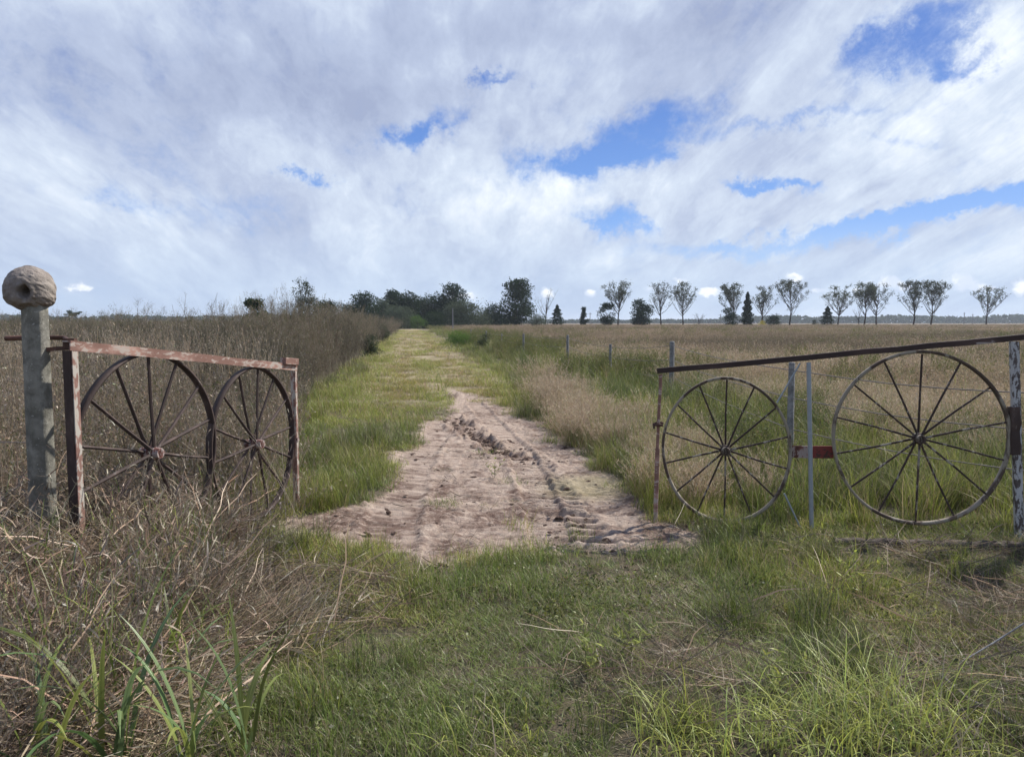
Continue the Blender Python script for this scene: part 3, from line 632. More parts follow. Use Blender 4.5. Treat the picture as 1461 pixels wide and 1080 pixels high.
# patches of greener weeds inside the right field
v_weed = variants('field_weeds', brush, 3, 80, n=14, r=.3, lo=.5, hi=1.0, cols=((G1,3),(BR,2),(DB,1)), lcol=((G1,3),(G2,3),(BR,1),(ST2,1)), leaf=4, side=7, lsz=(.02,.045))
pts, sb = bands(rs, [(7,16,3.2,.7),(16,35,3.2,1.0),(35,80,1.3,1.5),(80,200,.12,2.2)], lambda x, y: (rfield(x, y) > 1.2)*(behind_right(x, y) > .4)*sstep(fbm(x, y, .25, 3, 131), .47, .6)*(.35+.65*sstep(road_r(x, y), 11, 4)))
scatter('field_weeds', pts, v_weed, 'dark green bushy weeds scattered along the fence and the right field', tintmix((.8,.9,.8), rs.uniform(0,1,len(pts)), (1.3,1.2,1.0)), np.stack([sb]*2+[np.minimum(sb, 1.15)*rs.uniform(.7,1.1,len(sb))], -1))

# 4 left thicket and left field
v_br = variants('dry_thicket', brush, 5, 140)
def p_br(x, y): return sstep(hedge_edge(x, y), 0, .5)*(y > 8.2+(x < -4)*0)*np.where(hedge_edge(x, y) < 7, 1, .55)
pts, sb = bands(rs, [(8,16,5.5,.9),(16,30,3.4,1.05),(30,60,1.3,1.5),(60,120,.42,2.4),(120,250,.10,4)], p_br)
he = hedge_edge(pts[:,0], pts[:,1]); hh = (.96+.40*sstep(he, 3.6, 1.8)*sstep(pts[:,1], 16, 21))*(.72+.28*sstep(he, 0, 1.5))*sstep(pts[:,1], 5, 15)**.5
t = sstep(fbm(pts[:,0], pts[:,1], .15, 4, 141), .38, .62)
scatter('dry_thicket', pts, v_br, 'tall dead brownish purple weeds forming the thicket left of the track', tintmix((.85,.86,.82), t, (1.6,1.55,1.45))*(1-.25*sstep(he, 4, 2))[:,None], np.stack([sb]*2+[hh*rs.uniform(.82,1.08,len(sb))], -1))
v_lf = variants('left_field_stalks', stems, 4, 150, n=70, r=.32, lo=1.0, hi=1.6, seed=10, w=.004, sw=(.004,.008), cols=((ST2,3),(MV,3),(GY,3),(ST,1)), scol=((MV,3),(GY,3),(ST2,2)))
pts, sb = bands(rs, [(6.5,14,4.5,.9),(14,30,2.6,1.1),(30,70,1.1,1.8),(70,140,.35,3),(140,260,.1,5)], lambda x, y: sstep(hedge_edge(x, y), 1.0, 4)*.8+.3*(hedge_edge(x, y) > .3)*(y < 12))
scatter('left_field_stalks', pts, v_lf, 'dull brown dead stalks covering the left field to the horizon', tintmix((1.0,.98,.95), sstep(fbm(pts[:,0],pts[:,1],.12,4,151),.35,.65), (1.7,1.65,1.5)), np.stack([sb]*2+[rs.uniform(.85,1.06,len(sb))*np.where(pts[:,1]<9,.72,.98)], -1))
# undergrowth right behind the left gate
v_ub = variants('gate_brambles', brush, 4, 160, n=16, r=.3, lo=.5, hi=1.15, side=10, cols=((GY,3),(ST2,3),(BR,3),(DB,1)), lcol=((GY,3),(ST2,3),(BR,3),(G1,2)), w=.004, lsz=(.015,.035))
def lgate_side(x, y):                  # positive on the far-left side of the left gate line
    d = LG1-LG0; return ((x-LG0.x)*-d.y+(y-LG0.y)*d.x)/d.length
pts, sb = bands(rs, [(4.6,9.5,7,.9)], lambda x, y: (lgate_side(x, y) > .25)*(x < -1.9)*(hedge_edge(x, y) > -.5)*1.0)
scatter('gate_brambles', pts, v_ub, 'tangle of dead grey stems behind the left gate', tintmix((1,1,1), rs.uniform(0,1,len(pts)), (1.5,1.4,1.3)), np.stack([sb]*2+[rs.uniform(.7,1.15,len(sb))], -1))
# 5 heap of dead weeds in the left foreground
v_str = variants('dead_straw', straw, 5, 170, bias=.6, n=110)
v_cru = variants('curled_dead_leaves', crumple, 3, 180)
def pile_h(x, y): return pile(x, y)*(.03+.36*sstep(-x, 1.1, 2.6)*sstep(y, 6.4, 4.2))*(.7+.6*fbm(x, y, 1.5, 2, 3))
pts = spread(rs, 2.0, 6.4, 95, lambda x, y: np.clip(pile(x, y), 0, 1)); pts[:, 2] += pile_h(pts[:,0], pts[:,1])*rs.uniform(0, 1, len(pts))
t = fbm(pts[:,0], pts[:,1], 1.2, 3, 171); red = sstep(fbm(pts[:,0], pts[:,1], .9, 2, 172), .5, .7)
scatter('dead_straw', pts, v_str, 'heap of flattened dead brown and grey straw at the left', tintmix((.48,.46,.42), sstep(t,.3,.6), (1.35,1.30,1.18))*(1-red[:,None]*np.array([.15,.28,.30])), rs.uniform(.6,1.1,len(pts)), tiltdeg=14, aim=.2)
pts = spread(rs, 2.6, 6.4, 45, lambda x, y: np.clip(pile(x, y), 0, 1)*sstep(-x, 1.0, 1.8)); pts[:, 2] += pile_h(pts[:,0], pts[:,1])*rs.uniform(.5, 1.1, len(pts))
scatter('curled_dead_leaves', pts, v_cru, 'curled dead leaves caught on top of the straw heap', tintmix((.7,.68,.65), rs.uniform(0,1,len(pts)), (1.25,1.2,1.15)), rs.uniform(.6,1.1,len(pts)), tiltdeg=20)
pts = spread(rs, 2.0, 6.2, 2.6, lambda x, y: pile(x, y)*sstep(-x, 1.4, 1.9)); 
scatter('heap_stalks', pts, variants('heap_stalks', brush, 3, 190, n=9, r=.2, lo=.3, hi=.75, side=6, cols=((GY,3),(ST2,3),(BR,3)), lcol=((GY,2),(ST2,3),(BR,3)), w=.004), 'upright dead stalks poking out of the straw heap', None, rs.uniform(.7,1.0,len(pts)), tiltdeg=16)
v_gb = variants('heap_green_blades', tallgrass, 3, 200, n=18, r=.15, lo=.25, hi=.7, w=(.004,.010), cols=((G2,3),(G3,4),(YG,2),(ST,1)), K=6)
pts = spread(rs, 2.0, 6.0, 24, lambda x, y: pile(x, y)*sstep(fbm(x, y, 1.2, 2, 201), .38, .58)); pts[:, 2] += .4*pile_h(pts[:,0], pts[:,1])
scatter('heap_green_blades', pts, v_gb, 'long green grass blades growing up through the dead straw', tintmix((.6,.75,.65), rs.uniform(0,1,len(pts)), (1.3,1.4,1.15)), rs.uniform(.7,1.1,len(pts)))
pts = spread(rs, 3.6, 6.6, 16, lambda x, y: (np.abs(lgate_side(x, y)+.02) < .42)*(x < -1.75)*1.0)
scatter('leaning_stalks', pts, variants('leaning_stalks', stems, 3, 230, n=16, r=.25, lo=.5, hi=1.15, w=.004, seed=6, cols=((GY,3),(ST2,3),(PALE,1),(BR,2)), scol=((GY,2),(PK,2),(ST2,2)), lean=(.1,.9), curl=(0,.9), slen=(.02,.05), sw=(.004,.008)), 'dead stalks leaning through the spokes of the left gate', None, rs.uniform(.7,1.05,len(pts)), tiltdeg=12)
# 6 debris and stiff dry grass at the right foreground, loose straw on dirt and lawn
pts = spread(rs, 2.0, 6.3, 100, lambda x, y: near_pts(x, y, SP)); 
scatter('fallen_straw', pts, variants('fallen_straw', straw, 3, 210, n=26, r=.15, zr=.05, lo=.12, hi=.5), 'cut dry straw lying by the beam and across the lawn', tintmix((.5,.45,.42), rs.uniform(0,1,len(pts)), (1.15,1.1,1.0)), rs.uniform(.5,1.0,len(pts)), tiltdeg=4)
pts = spread(rs, 2.0, 14, 7, lambda x, y: (np.abs(x) < 6)*np.clip(.15+soil(x, y), 0, 1)*(road_r(x,y) > -3))
scatter('loose_twigs', pts, variants('loose_twigs', straw, 3, 220, n=7, r=.12, zr=.012, lo=.05, hi=.25, cols=((BR,3),(ST2,2),(DB,2),(ST,1))), 'broken twigs and straw scattered on the bare dirt', None, rs.uniform(.5,1.0,len(pts)), tiltdeg=1)
# clods
def clod(rs):
    u = np.linspace(0, PI2, 9)[:-1]; V = [(0,0,.5)]; 
    for ph, zz_ in ((.6,.35),(1.2,.05),(1.6,-.3)):
        V += [(math.sin(ph)*math.cos(a)*rs.uniform(.6,1.1), math.sin(ph)*math.sin(a)*rs.uniform(.6,1.1), zz_*rs.uniform(.7,1.3)) for a in u]
    Fq = [(0, 1+j, 1+(j+1)%8, 1+(j+1)%8) for j in range(8)]
    Fq = [(1+i*8+j, 1+i*8+(j+1)%8, 1+(i+1)*8+(j+1)%8, 1+(i+1)*8+j) for i in range(2) for j in range(8)]+[(0,1,2,3),(0,3,4,5),(0,5,6,7),(0,7,8,1)]
    me = numesh('clod', np.array(V)*.5, Fq, M_CLOD); return me
v_cl = [clod(np.random.default_rng(i)) for i in range(5)]
P_ = []
for path, n, sg in ((TR_D, 380, .14), (TR_A, 160, .22), (TR_C, 50, .25)):
    i = rs.integers(0, len(path), n); q = np.array([tuple(path[j]) for j in i]); q[:, :2] += rs.normal(0, sg, (n, 2)); P_.append(q)
q = spread(rs, 5.0, 13, 70, lambda x, y: (np.abs(x) < 4)*soil(x, y)*sstep(fbm(x, y, 3.5, 4, 61), .60, .70)); P_.append(q)
q = spread(rs, 5.0, 7, 60, lambda x, y: near_pts(x, y, [(960,745,.25,1),(470,740,.25,1),(500,742,.3,1),(640,777,.13,1),(560,748,.2,.6)])); P_.append(q)
pts = np.concatenate(P_); pts[:, 2] = H(pts[:,0], pts[:,1])+.0
s = rs.lognormal(-3.95, .65, len(pts)); s = np.clip(s, .008, .06); s[:380] *= 1.5; s = np.stack([s*rs.uniform(.8,1.6,len(s)), s*rs.uniform(.8,1.6,len(s)), s*rs.uniform(.4,.8,len(s))], -1)
scatter('dirt_clods', pts, v_cl, 'dark damp clods of earth turned up by tyres', np.tile([1,1,1],(len(pts),1)), s, tiltdeg=14)

# individual plants one can point at
def plant(name, fn, px, py, seed, label, cat, group=None, m=None, z=None, rz=0.0, s=1.0, **kw):
    p = g(px, py) if z is None else Vector(z)
    me = asset(name, fn(np.random.default_rng(seed), **kw), m)
    if 'tintable' : pass
    o = link(name, me, None, (p.x, p.y, float(H(p.x, p.y)) if z is None else p.z), rz); o.scale = (s, s, s)
    return tag(o, label, cat, group)
M_SOLO = blade_mat('single plants'); nt = M_SOLO.node_tree
for nd in list(nt.nodes):
    if nd.type == 'MIX': 
        nd.inputs[0].default_value = 0.0
for (px, py, sd, n, lo, hi, lb) in [
    (165,1120,301,16,.5,.95,'broad bladed green grass plant standing highest in the left straw heap'),
    (60,1150,302,13,.4,.75,'broad bladed green plant at the bottom left corner'),
    (270,1130,303,15,.35,.7,'broad bladed green plant leaning right beside the tallest one'),
    (15,1010,305,9,.3,.6,'short broad bladed green plant at the left edge of the heap'),(235,1000,306,9,.3,.55,'small broad bladed green plant in the middle of the heap'),
    (350,1090,304,8,.3,.6,'narrow yellowish green plant at the right edge of the straw heap')]:
    plant('reed_grass', reed, px, py, sd, lb, 'plant', 'broad bladed grass plants in the straw heap', M_SOLO, n=n, lo=lo, hi=hi)
for (px, py, sd, h, lb) in [(705,678,311,.22,'small leafy seedling growing alone on the bare dirt'),(845,960,312,.28,'low leafy weed in the middle of the front lawn'),
    (900,700+230,313,.22,'low leafy weed behind the middle lawn weed'),(1215,850,314,.3,'leafy weed in the lawn below the pale diagonal rod'),(1095,985,315,.22,'leafy weed left of the bright grass tuft')]:
    plant('leafy_weed', herb, px, py, sd, lb, 'weed', 'small leafy weeds', M_SOLO, h=h)
YB=(.36,.42,.12)
for (px, py, sd, hi, n, cols, lb) in [
    (1260,1030,321,.46,330,((YG,4),(G3,3),(YB,3),(ST,1)),'bright yellow green grass tuft at the lower right'),
    (1150,1060,322,.40,260,((YG,3),(G3,4),(YB,2),(ST,1)),'bright grass tuft left of the larger lower right one'),
    (975,1060,323,.34,140,((YG,5),(YB,3),(G3,2)),'yellow green grass tuft at the bottom edge right of centre'),
    (705,1060,324,.24,80,((YG,3),(G3,3),(ST,2)),'pale green grass tuft at the bottom edge left of centre'),
    (1330,1075,325,.40,220,((G3,4),(YG,3),(ST,2)),'green grass tuft beside the dead branch in the lower right corner'),
    (1050,802,326,.27,170,((G2,4),(G3,4),(G1,1)),'lush green grass tuft at the foot of the small right wheel'),
    (1195,818,327,.28,120,((YG,3),(G3,4),(ST,1)),'light green grass tuft in front of the galvanised pipe')]:
    plant('grass_tuft', tallgrass, px, py, sd, lb, 'grass tuft', 'distinct grass tufts', M_SOLO, n=n, lo=.12, hi=hi, cols=cols, w=(.003,.0075), r=.15+n*.0004, lean=(.1,1.0), curl=(.4,1.9), K=7)
# tall sparse weeds standing over the left field
for i, (px, top, Y) in enumerate([(203,428,13),(222,432,15),(238,418,14),(252,430,17),(268,424,13.5),(285,418,15),(297,426,18),(310,415,14.5),(322,423,16),(337,432,19),(180,436,18),(160,440,20)]):
    p = at(px, top, Y); hgt = p.z
    rr_ = np.random.default_rng(400+i)
    me = asset('tall_weed', brush(rr_, n=3, r=.12, lo=hgt*.9, hi=hgt*1.03, side=16, twig=8, leaf=1, w=.012, cols=((GY,2),(BR,2),(MV,2)), lsz=(.02,.035)), M_SOLO)
    ordi = ['first','second','third','fourth','fifth','sixth','seventh','eighth','ninth','tenth','eleventh','twelfth'][sorted([203,222,238,252,268,285,297,310,322,337,180,160]).index(px)]
    tag(link('tall_weed', me, None, (p.x, Y, 0)), 'dead branching weed rising above the left field, %s from the post' % ordi, 'weed', 'tall dead weeds against the sky')

# ------------------------------------------------------------------ wheels and gates
def wheel(parent, cx, cz, rx, rz, ns, label=None, rim_w=.055, th=.014, m=M_RIM, a0=0.0, sp=.011, ny=0.0, seed=1):
    """rim mesh with hub and spokes as its children, in the gate's own plane"""
    N = 72; V = []; Fq = []; rr = random.Random(seed)
    wob = [1+.006*math.sin(2*i*PI2/N+seed)+.004*math.sin(5*i*PI2/N) for i in range(N)]
    for i in range(N):
        a = PI2*i/N; c, s_ = math.cos(a), math.sin(a)
        for (dr, yy) in ((0,-rim_w/2),(0,rim_w/2),(-th,rim_w/2-.002),(-th,-rim_w/2+.002)):
            V.append(((rx+dr)*c*wob[i], yy, (rz+dr)*s_*wob[i]))
    for i in range(N):
        j = (i+1)%N
        for q in range(4): Fq.append((i*4+q, i*4+(q+1)%4, j*4+(q+1)%4, j*4+q))
    me = numesh('wheel', V, Fq, m)
    w_ = link('wheel', me, parent, (cx, ny, cz))
    if label: w_['label'] = label
    hb = MB(); hb.tube([(0,-.02,0),(0,.02,0)], [.042,.042], 16)
    for s_ in (-1, 1): hb.tube([(0,s_*.02,0),(0,s_*.07,0),(0,s_*.07,0),(0,s_*.03,0)], [.036,.033,.021,.021], 14, False)
    hb.tube([(0,-.03,0),(0,.03,0)], [.012,.012], 8); hb.build('hub', M_RIM if m is M_RIM else M_PALE, w_, False)
    for i in range(ns):
        a = a0+PI2*i/ns; c, s_ = math.cos(a), math.sin(a); sd_ = .022 if i % 2 else -.022; b = rr.uniform(-.006, .006)
        mb = MB(); mb.tube([(.035*c, sd_, .035*s_), (rx*.5*c+b*s_, sd_*.55, rz*.5*s_-b*c), ((rx-th)*c, sd_*.1, (rz-th)*s_)], [sp, sp*.9, sp*.85], 6); mb.build('spoke', M_SPOKE if m is M_RIM else M_RUSTD, w_)
    return w_
def gate(name, label, p0, p1):
    d = p1-p0; return empty(name, label, 'gate', (p0.x, p0.y, 0), math.atan2(d.y, d.x), 'gates made of old cart wheels')
# left gate: x runs from the hinge to the free end, y to the gate's far-left side
LL = (LG1-LG0).length
gt = gate('wheel_gate', 'rusty open gate with two cart wheels, overgrown by dead weeds beside the mud nest post', LG0, LG1)
mb = MB(); mb.bar((-.03,0,1.478), (LL+.02,0,1.222), .008, .055, (0,0,1), n=8, wob=.002); mb.bar((-.03,.026,1.497), (LL+.02,.026,1.241), .045, .007, (0,0,1), n=8, wob=.002)
mb.build('top_bar', M_BAR, gt)
mb = MB(); mb.bar((0,0,-.03), (0,0,1.448), .040, .008, (0,1,0)); mb.build('hinge_upright', M_WHITEP, gt)
mb = MB(); mb.bar((-.024,.028,-.03), (-.024,.028,1.448), .008, .050, (0,1,0)); mb.build('hinge_shade_flange', M_RUSTD, gt)  # dark colour stands for the upright's side turned from the sun
mb = MB(); mb.bar((LL,0,-.05), (LL,0,1.20), .030, .008, (0,1,0)); mb.bar((LL-.018,.02,-.05), (LL-.018,.02,1.20), .008, .034, (0,1,0)); mb.build('end_upright', M_WHITEP, gt)
mb = MB(); mb.bar((LL-.19,.0,1.288), (LL+.01,.0,1.270), .05, .055, bev=.004); mb.build('latch_block', M_BAR, gt)
mb = MB(); mb.bar((0,0,.045), (LL-.02,0,.02), .03, .008); mb.build('bottom_bar', M_RUST, gt)
wheel(gt, .60, .787, .622, .625, 14, 'larger rusty cart wheel', .05, .014, M_RUSTD, R(90), .012, .035, 3)
wheel(gt, 1.72, .668, .560, .588, 14, 'smaller rusty cart wheel', .05, .014, M_RUSTD, R(83), .011, .035, 4)
mb = MB(); mb.tube([(LL,-.012,.62),(LL,.0,.62)], .018, 8); mb.build('bolt', M_PALE, gt)
# hinge strap from post to gate
pc = at(50, 470, 4.15); pb = at(64, 730, 4.15)
LP = Vector((-2.625, 4.15, 0))
mb = MB()
hz0 = gt.matrix_basis.inverted()
gt_m = Matrix.Translation(gt.location) @ Matrix.Rotation(gt.rotation_euler.z, 4, 'Z'); inv = gt_m.inverted()
def inl(v): return tuple(inv @ Vector(v))
a0 = at(8, 483, 4.30); a1 = at(92, 482, 4.30); a2 = at(101, 489, 4.12)
mb.tube([inl(a0), inl(at(40,482,4.30)), inl(a1), inl(a2)], [.014,.013,.013,.013], 8)
b1 = at(62, 499, 4.16); b2 = at(104, 496, 4.12); mb.bar(inl(b1), inl(b2), .03, .022)
b1 = at(92, 490, 4.12); b2 = at(108, 490, 4.12); mb.bar(inl(b1), inl(b2), .03, .055); mb.build('hinge_strap', M_RUST, gt)

# right gate: x runs from the hinge to the free end
RL = (RG1-RG0).length
gr = gate('wheel_gate', 'open gate with two cart wheels under a dark sloping bar, beside the green pasture', RG0, RG1)
ang = gr.rotation_euler.z; rm = Matrix.Translation(gr.location) @ Matrix.Rotation(ang, 4, 'Z'); rinv = rm.inverted()
def onr(px, py):                       # the spot on the right gate's plane behind a measured point
    d = ray(px, py); n = Vector((-math.sin(ang), math.cos(ang), 0)); t = (RG0-Vector((0,0,CAMZ))).dot(n)/d.dot(n)
    p = Vector((0,0,CAMZ))+d*t; q = rinv @ p; return q
hT = onr(1447, 483); fT = onr(943, 530); hB = onr(1455, 782); fB = onr(935, 742)
ext = onr(1475, 480)
mb = MB(); mb.bar((ext.x,0,ext.z), (fT.x+.03,0,fT.z+.002), .038, .042, n=12, wob=.003, bev=.003); mb.build('top_bar', M_DARKBAR, gr)
mb = MB(); mb.bar((hB.x,0,hB.z-.05), (hT.x,0,hT.z-.022), .055, .055, (0,1,0), bev=.008, n=6, wob=.002); mb.build('hinge_upright', M_POSTP, gr)
q0, q1 = onr(1447,580), onr(1448,648)
mb = MB(); mb.bar((q1.x,0,q1.z), (q0.x,0,q0.z), .07, .068, (0,1,0), bev=.01, n=6, wob=.004); mb.build('hinge_sleeve', M_RUSTD, gr)
mb = MB(); fm_ = onr(938, 640); mb.bar((fB.x,0,fB.z-.06), (fm_.x,0,fm_.z), .034, .03, (0,1,0)); mb.bar((fm_.x,0.0,fm_.z), (fT.x,0,fT.z-.022), .024, .02, (0,1,0), n=6, wob=.002); mb.build('end_upright', M_BAR, gr)
lt = onr(937, 606); mb = MB(); mb.tube([(lt.x-.05,-.02,lt.z+.01),(lt.x-.01,-.035,lt.z+.02),(lt.x+.03,-.03,lt.z+.0),(lt.x+.02,-.01,lt.z-.03)], .009, 6); mb.tube([(lt.x-.05,.02,lt.z),(lt.x+.02,.02,lt.z)], .011, 6); mb.build('latch', M_RUST, gr)
def rw(cx, cy_, l, r, t, b, **kw):
    c = onr(cx, cy_); a = onr(l, cy_); b_ = onr(r, cy_); tt = onr(cx, t); bb = onr(cx, b)
    return wheel(gr, (a.x+b_.x)/2, (tt.z+bb.z)/2, abs(a.x-b_.x)/2, abs(tt.z-bb.z)/2, 14, **kw)
rw(1310,624,1186,1443,501,748, label='larger cart wheel next to the hinge', rim_w=.05, th=.021, m=M_RIM, a0=R(90), sp=.0088, seed=5)
rw(1031,640,944,1130,538,745, label='smaller cart wheel at the free end', rim_w=.05, th=.021, m=M_RIM, a0=R(90), sp=.0088, seed=6)
c0, c1, c2 = onr(1129,645), onr(1160,646), onr(1190,646); hh_ = .095
mb = MB(); mb.bar((c0.x,-.032,c0.z), (c1.x,-.032,c1.z), .008, hh_); mb.build('joining_plate', M_PALE, gr)
mb = MB(); mb.bar((c1.x,-.034,c1.z), (c2.x,-.034,c2.z), .010, hh_); o_ = mb.build('joining_plate', M_RED, gr)
p0, p1 = onr(1153,517), onr(1158,765)
mb = MB(); mb.tube([(p1.x,.03,p1.z-.08),(p0.x,.03,p0.z)], .0165, 12); mb.build('centre_pipe', M_GALV, gr)
p0, p1 = onr(1118,702), onr(1152,768); mb = MB(); mb.tube([(p0.x,.045,p0.z),(p1.x,.03,p1.z-.03)], .0075, 6); mb.build('brace_rod', M_GALV, gr)
p0, p1 = onr(1141,518), onr(1108,574); mb = MB(); mb.tube([(p0.x,.03,p0.z),(p1.x,.03,p1.z)], .007, 6); mb.build('brace_rod', M_GALV, gr)

# posts and their nests
def octpost(name, label, base, top, rad, seed, mat_):
    rr = np.random.default_rng(seed); n = 7; K = 40; V = []; Fq = []
    for i in range(K+1):
        t = i/K; c = Vector(base).lerp(Vector(top), t); r = rad*(1.05-.08*t)
        for j in range(n*3):
            a = PI2*j/(n*3)+R(12); f_ = 1/math.cos(((a-R(12)) % (PI2/n))-math.pi/n)*math.cos(math.pi/n)
            q = r*f_*(1+.015*(vnoise(np.array([a*3.0]), np.array([t*14.]), seed)[0]-.5)+.02*(vnoise(np.array([a*9.0]), np.array([t*50.]), seed)[0]-.5))
            V.append((c.x-base[0]+q*math.cos(a), c.y-base[1]+q*math.sin(a), c.z))
    m_ = n*3
    for i in range(K):
        for j in range(m_): Fq.append((i*m_+j, i*m_+(j+1)%m_, (i+1)*m_+(j+1)%m_, (i+1)*m_+j))
    b = len(V); V.append((top[0]-base[0], top[1]-base[1], top[2])); 
    for j in range(0, m_, 2): Fq.append((K*m_+j, K*m_+(j+1)%m_, K*m_+(j+2)%m_, b))
    o = link(name, numesh(name, V, Fq, mat_), None, (base[0], base[1], 0)); return tag(o, label, 'post', 'gate posts')
ptop = at(50, 443, 4.15); pbot = at(62, 720, 4.15); dxp = (pbot.x-ptop.x)/(ptop.z-pbot.z)
octpost('gate_post', 'octagonal lichened grey gate post at the left carrying the round mud nest with its opening', (ptop.x+dxp*(ptop.z+.2), 4.15, -.2), (ptop.x, 4.15, ptop.z+.035), .068, 5, M_CONC)
octpost('gate_post', 'grey gate post cut by the right edge of the photo', (4.22, 5.5, -.2), (4.20, 5.5, 1.67), .09, 6, M_CONC)
def nest(name, label, c, r, hole_dir, seed):
    nu, nv = 128, 80; V = []; hd = Vector(hole_dir).normalized(); hx = hd.cross(Vector((0,0,1))).normalized(); hy = hx.cross(hd)
    th, ph = np.meshgrid(np.linspace(0, PI2, nu, endpoint=False), np.linspace(.001, math.pi-.001, nv))
    D = np.stack([np.sin(ph)*np.cos(th), np.sin(ph)*np.sin(th), np.cos(ph)], -1)
    r_ = 1+.05*(fbm(D[...,0]*1.5+9+D[...,2], D[...,1]*1.5+9-D[...,2], 1.5, 4, seed)-.5)+.085*(fbm(D[...,0]+5, D[...,1]+D[...,2]*1.7+5, 6, 4, seed+1)-.5)
    low = sstep(-D[...,2], .5, 1.0); ridge = sstep(-D[...,2], .15, .35)*sstep(-D[...,2], .75, .5)
    r_ = r_+.08*ridge*(fbm(D[...,0]*2+7, D[...,1]*2+D[...,2]*8+7, 3, 3, seed+3))-.08*low
    u = D@np.array(hx); v = D@np.array(hy); f = D@np.array(hd)
    q = np.sqrt((u/.23)**2+(v/.30)**2+np.maximum(0, v)*np.abs(u)*9)
    fl = np.where(f > 0, 1, 0)
    r_ = r_-fl*.13*np.exp(-((q-.0)/2.4)**2)+fl*.05*np.exp(-((q-1.5)/.35)**2)                 # flattened face round the opening
    r_ = np.where((f > 0) & (q < 1.15), r_*(1-.80*sstep(q, 1.12, .90)), r_)
    Vt = D*r_[..., None]*np.array([r, r, r*1.06])
    ix = np.arange(nu*nv).reshape(nv, nu); nxt = np.roll(ix, -1, 1)
    Fq = np.stack([ix[:-1], ix[1:], nxt[1:], nxt[:-1]], -1).reshape(-1, 4)
    o = link(name, numesh(name, Vt.reshape(-1, 3), Fq, M_NEST, None, True), None, tuple(c)); return tag(o, label, 'bird nest', 'mud ovenbird nests')
nc = at(42.5, 414, 4.15)
nest('mud_nest', 'round mud bird nest with a dark pear shaped entrance on top of the left post', nc, .124, (.33, -.974, -.10), 11)
nest('mud_nest', 'sliver of a round mud bird nest at the right edge of the photo', (4.19, 5.5, 1.71), .150, (-.3, -1, 0), 21)
# beam on the ground in front of the right gate
a_, b_ = g(1190, 775), g(1500, 792)
be = empty('fallen_beam', 'dark rotting beam lying on the ground under the large right wheel', 'beam', (a_.x, a_.y, 0))
mb = MB(); mb.bar((0,0,.005), (b_.x-a_.x, b_.y-a_.y, .05), .09, .06, bev=.012, n=30, wob=.007); mb.build('timber', M_BEAM, be)
def branch(label, pts, r, m=M_WOOD):
    mb = MB(); o0 = Vector(pts[0]); mb.tube([Vector(p)-o0 for p in pts], r, 7); o = mb.build('dead_branch', m, None); o.location = o0; return tag(o, label, 'branch')
branch('dead branch lying in the lower right corner of the lawn', [g(1340,960,.03), g(1385,1000,.06), g(1420,1015,.05), g(1470,1045,.03)], [.006,.009,.010,.011], M_NEST)
branch('thin pale stick across the grass at the right edge', [g(1370,945,.04), g(1420,915,.10), g(1475,880,.2)], [.003,.004,.004], M_WOOD)

# ------------------------------------------------------------------ wire fence right of the track
fe = empty('wire_fence', 'old wire fence with leaning grey posts running along the right side of the track', 'fence', (2.9, 8, 0))
fo = Vector((2.9, 8, 0)); prev = None; tops = []
FP = [(1130,517,8.0,.036),(959,487,15.7,.055),(871,491,19.5,.04),(810,478,24.0,.045),(747,476,31,.045),(716,476,38,.04),(694,472,47,.045),(672,470,58,.05)]
for i, (px, py, Y, r) in enumerate(FP):
    p = at(px, py, Y); tops.append(p); mb = MB(); q = p-fo; j = random.Random(i)
    mb.tube([(q.x+j.uniform(-.03,.03), q.y, -.1), (q.x, q.y, p.z*.5), (q.x, q.y, p.z-.01), (q.x, q.y, p.z)], [r*1.1, r, r*.95, r*.7], 7); mb.build('post', M_WOOD, fe)
RPT = Vector((4.20, 5.5, 1.6))
for hfrac in (.93, .68, .40):
    mb = MB(); ptsw = [RPT.lerp(Vector((RPT.x, RPT.y, 0)), 1-hfrac*.72)-fo]+[Vector((p.x, p.y, p.z*hfrac))-fo for p in tops]
    allp = []
    for a, b in zip(ptsw, ptsw[1:]):
        for s_ in range(5): t = s_/5; m2 = a.lerp(b, t); m2.z -= .05*math.sin(math.pi*t); allp.append(m2)
    mb.tube(allp, .0055, 5); mb.build('wire', M_WIRE, fe)
# left fence wire behind the nest post
lf = empty('wire_fence', 'single sagging fence wire tied behind the left post', 'fence', (-2.6, 4.2, 0))
mb = MB(); mb.tube([(.0,.05,.92),(-1.0,.25,.90),(-2.2,.4,.93)], .0025, 5); mb.tube([(.0,.05,.62),(-1.0,.25,.60),(-2.2,.4,.63)], .0025, 5); mb.build('wire', M_WIRE, lf)

# ------------------------------------------------------------------ trees
def skeleton(rs, h, trunk_h, spread_a, levels, nb, lean=(0,0), r0=.22, up=.5, short=.68):
    mb = MB(); tips = []
    def grow(p, d, L, r, lv):
        n = 3; pts = [p]; rad = [r]
        for i in range(n):
            d = (d+Vector((rs.normal(0,.10), rs.normal(0,.10), up*.16))).normalized(); p = p+d*(L/n); pts.append(p); rad.append(r*(1-.45*(i+1)/n))
        mb.tube(pts, rad, 5 if lv == 0 else 3, False)
        if lv >= 1: tips.append((pts[2], lv)); 
        tips.append((p, lv))
        if lv < levels:
            for j in range(nb[lv]):
                a = PI2*(j+rs.uniform(-.3,.3))/nb[lv]; sp_ = spread_a*rs.uniform(.6,1.25)
                ax = d.cross(Vector((math.cos(a), math.sin(a), .1))).normalized()
                nd = (Matrix.Rotation(sp_, 3, ax) @ d).normalized(); q = pts[rs.integers(2, n+1)] if j else p
                grow(q, nd, L*short*rs.uniform(.75,1.2), r*.5, lv+1)
    return mb, tips, grow
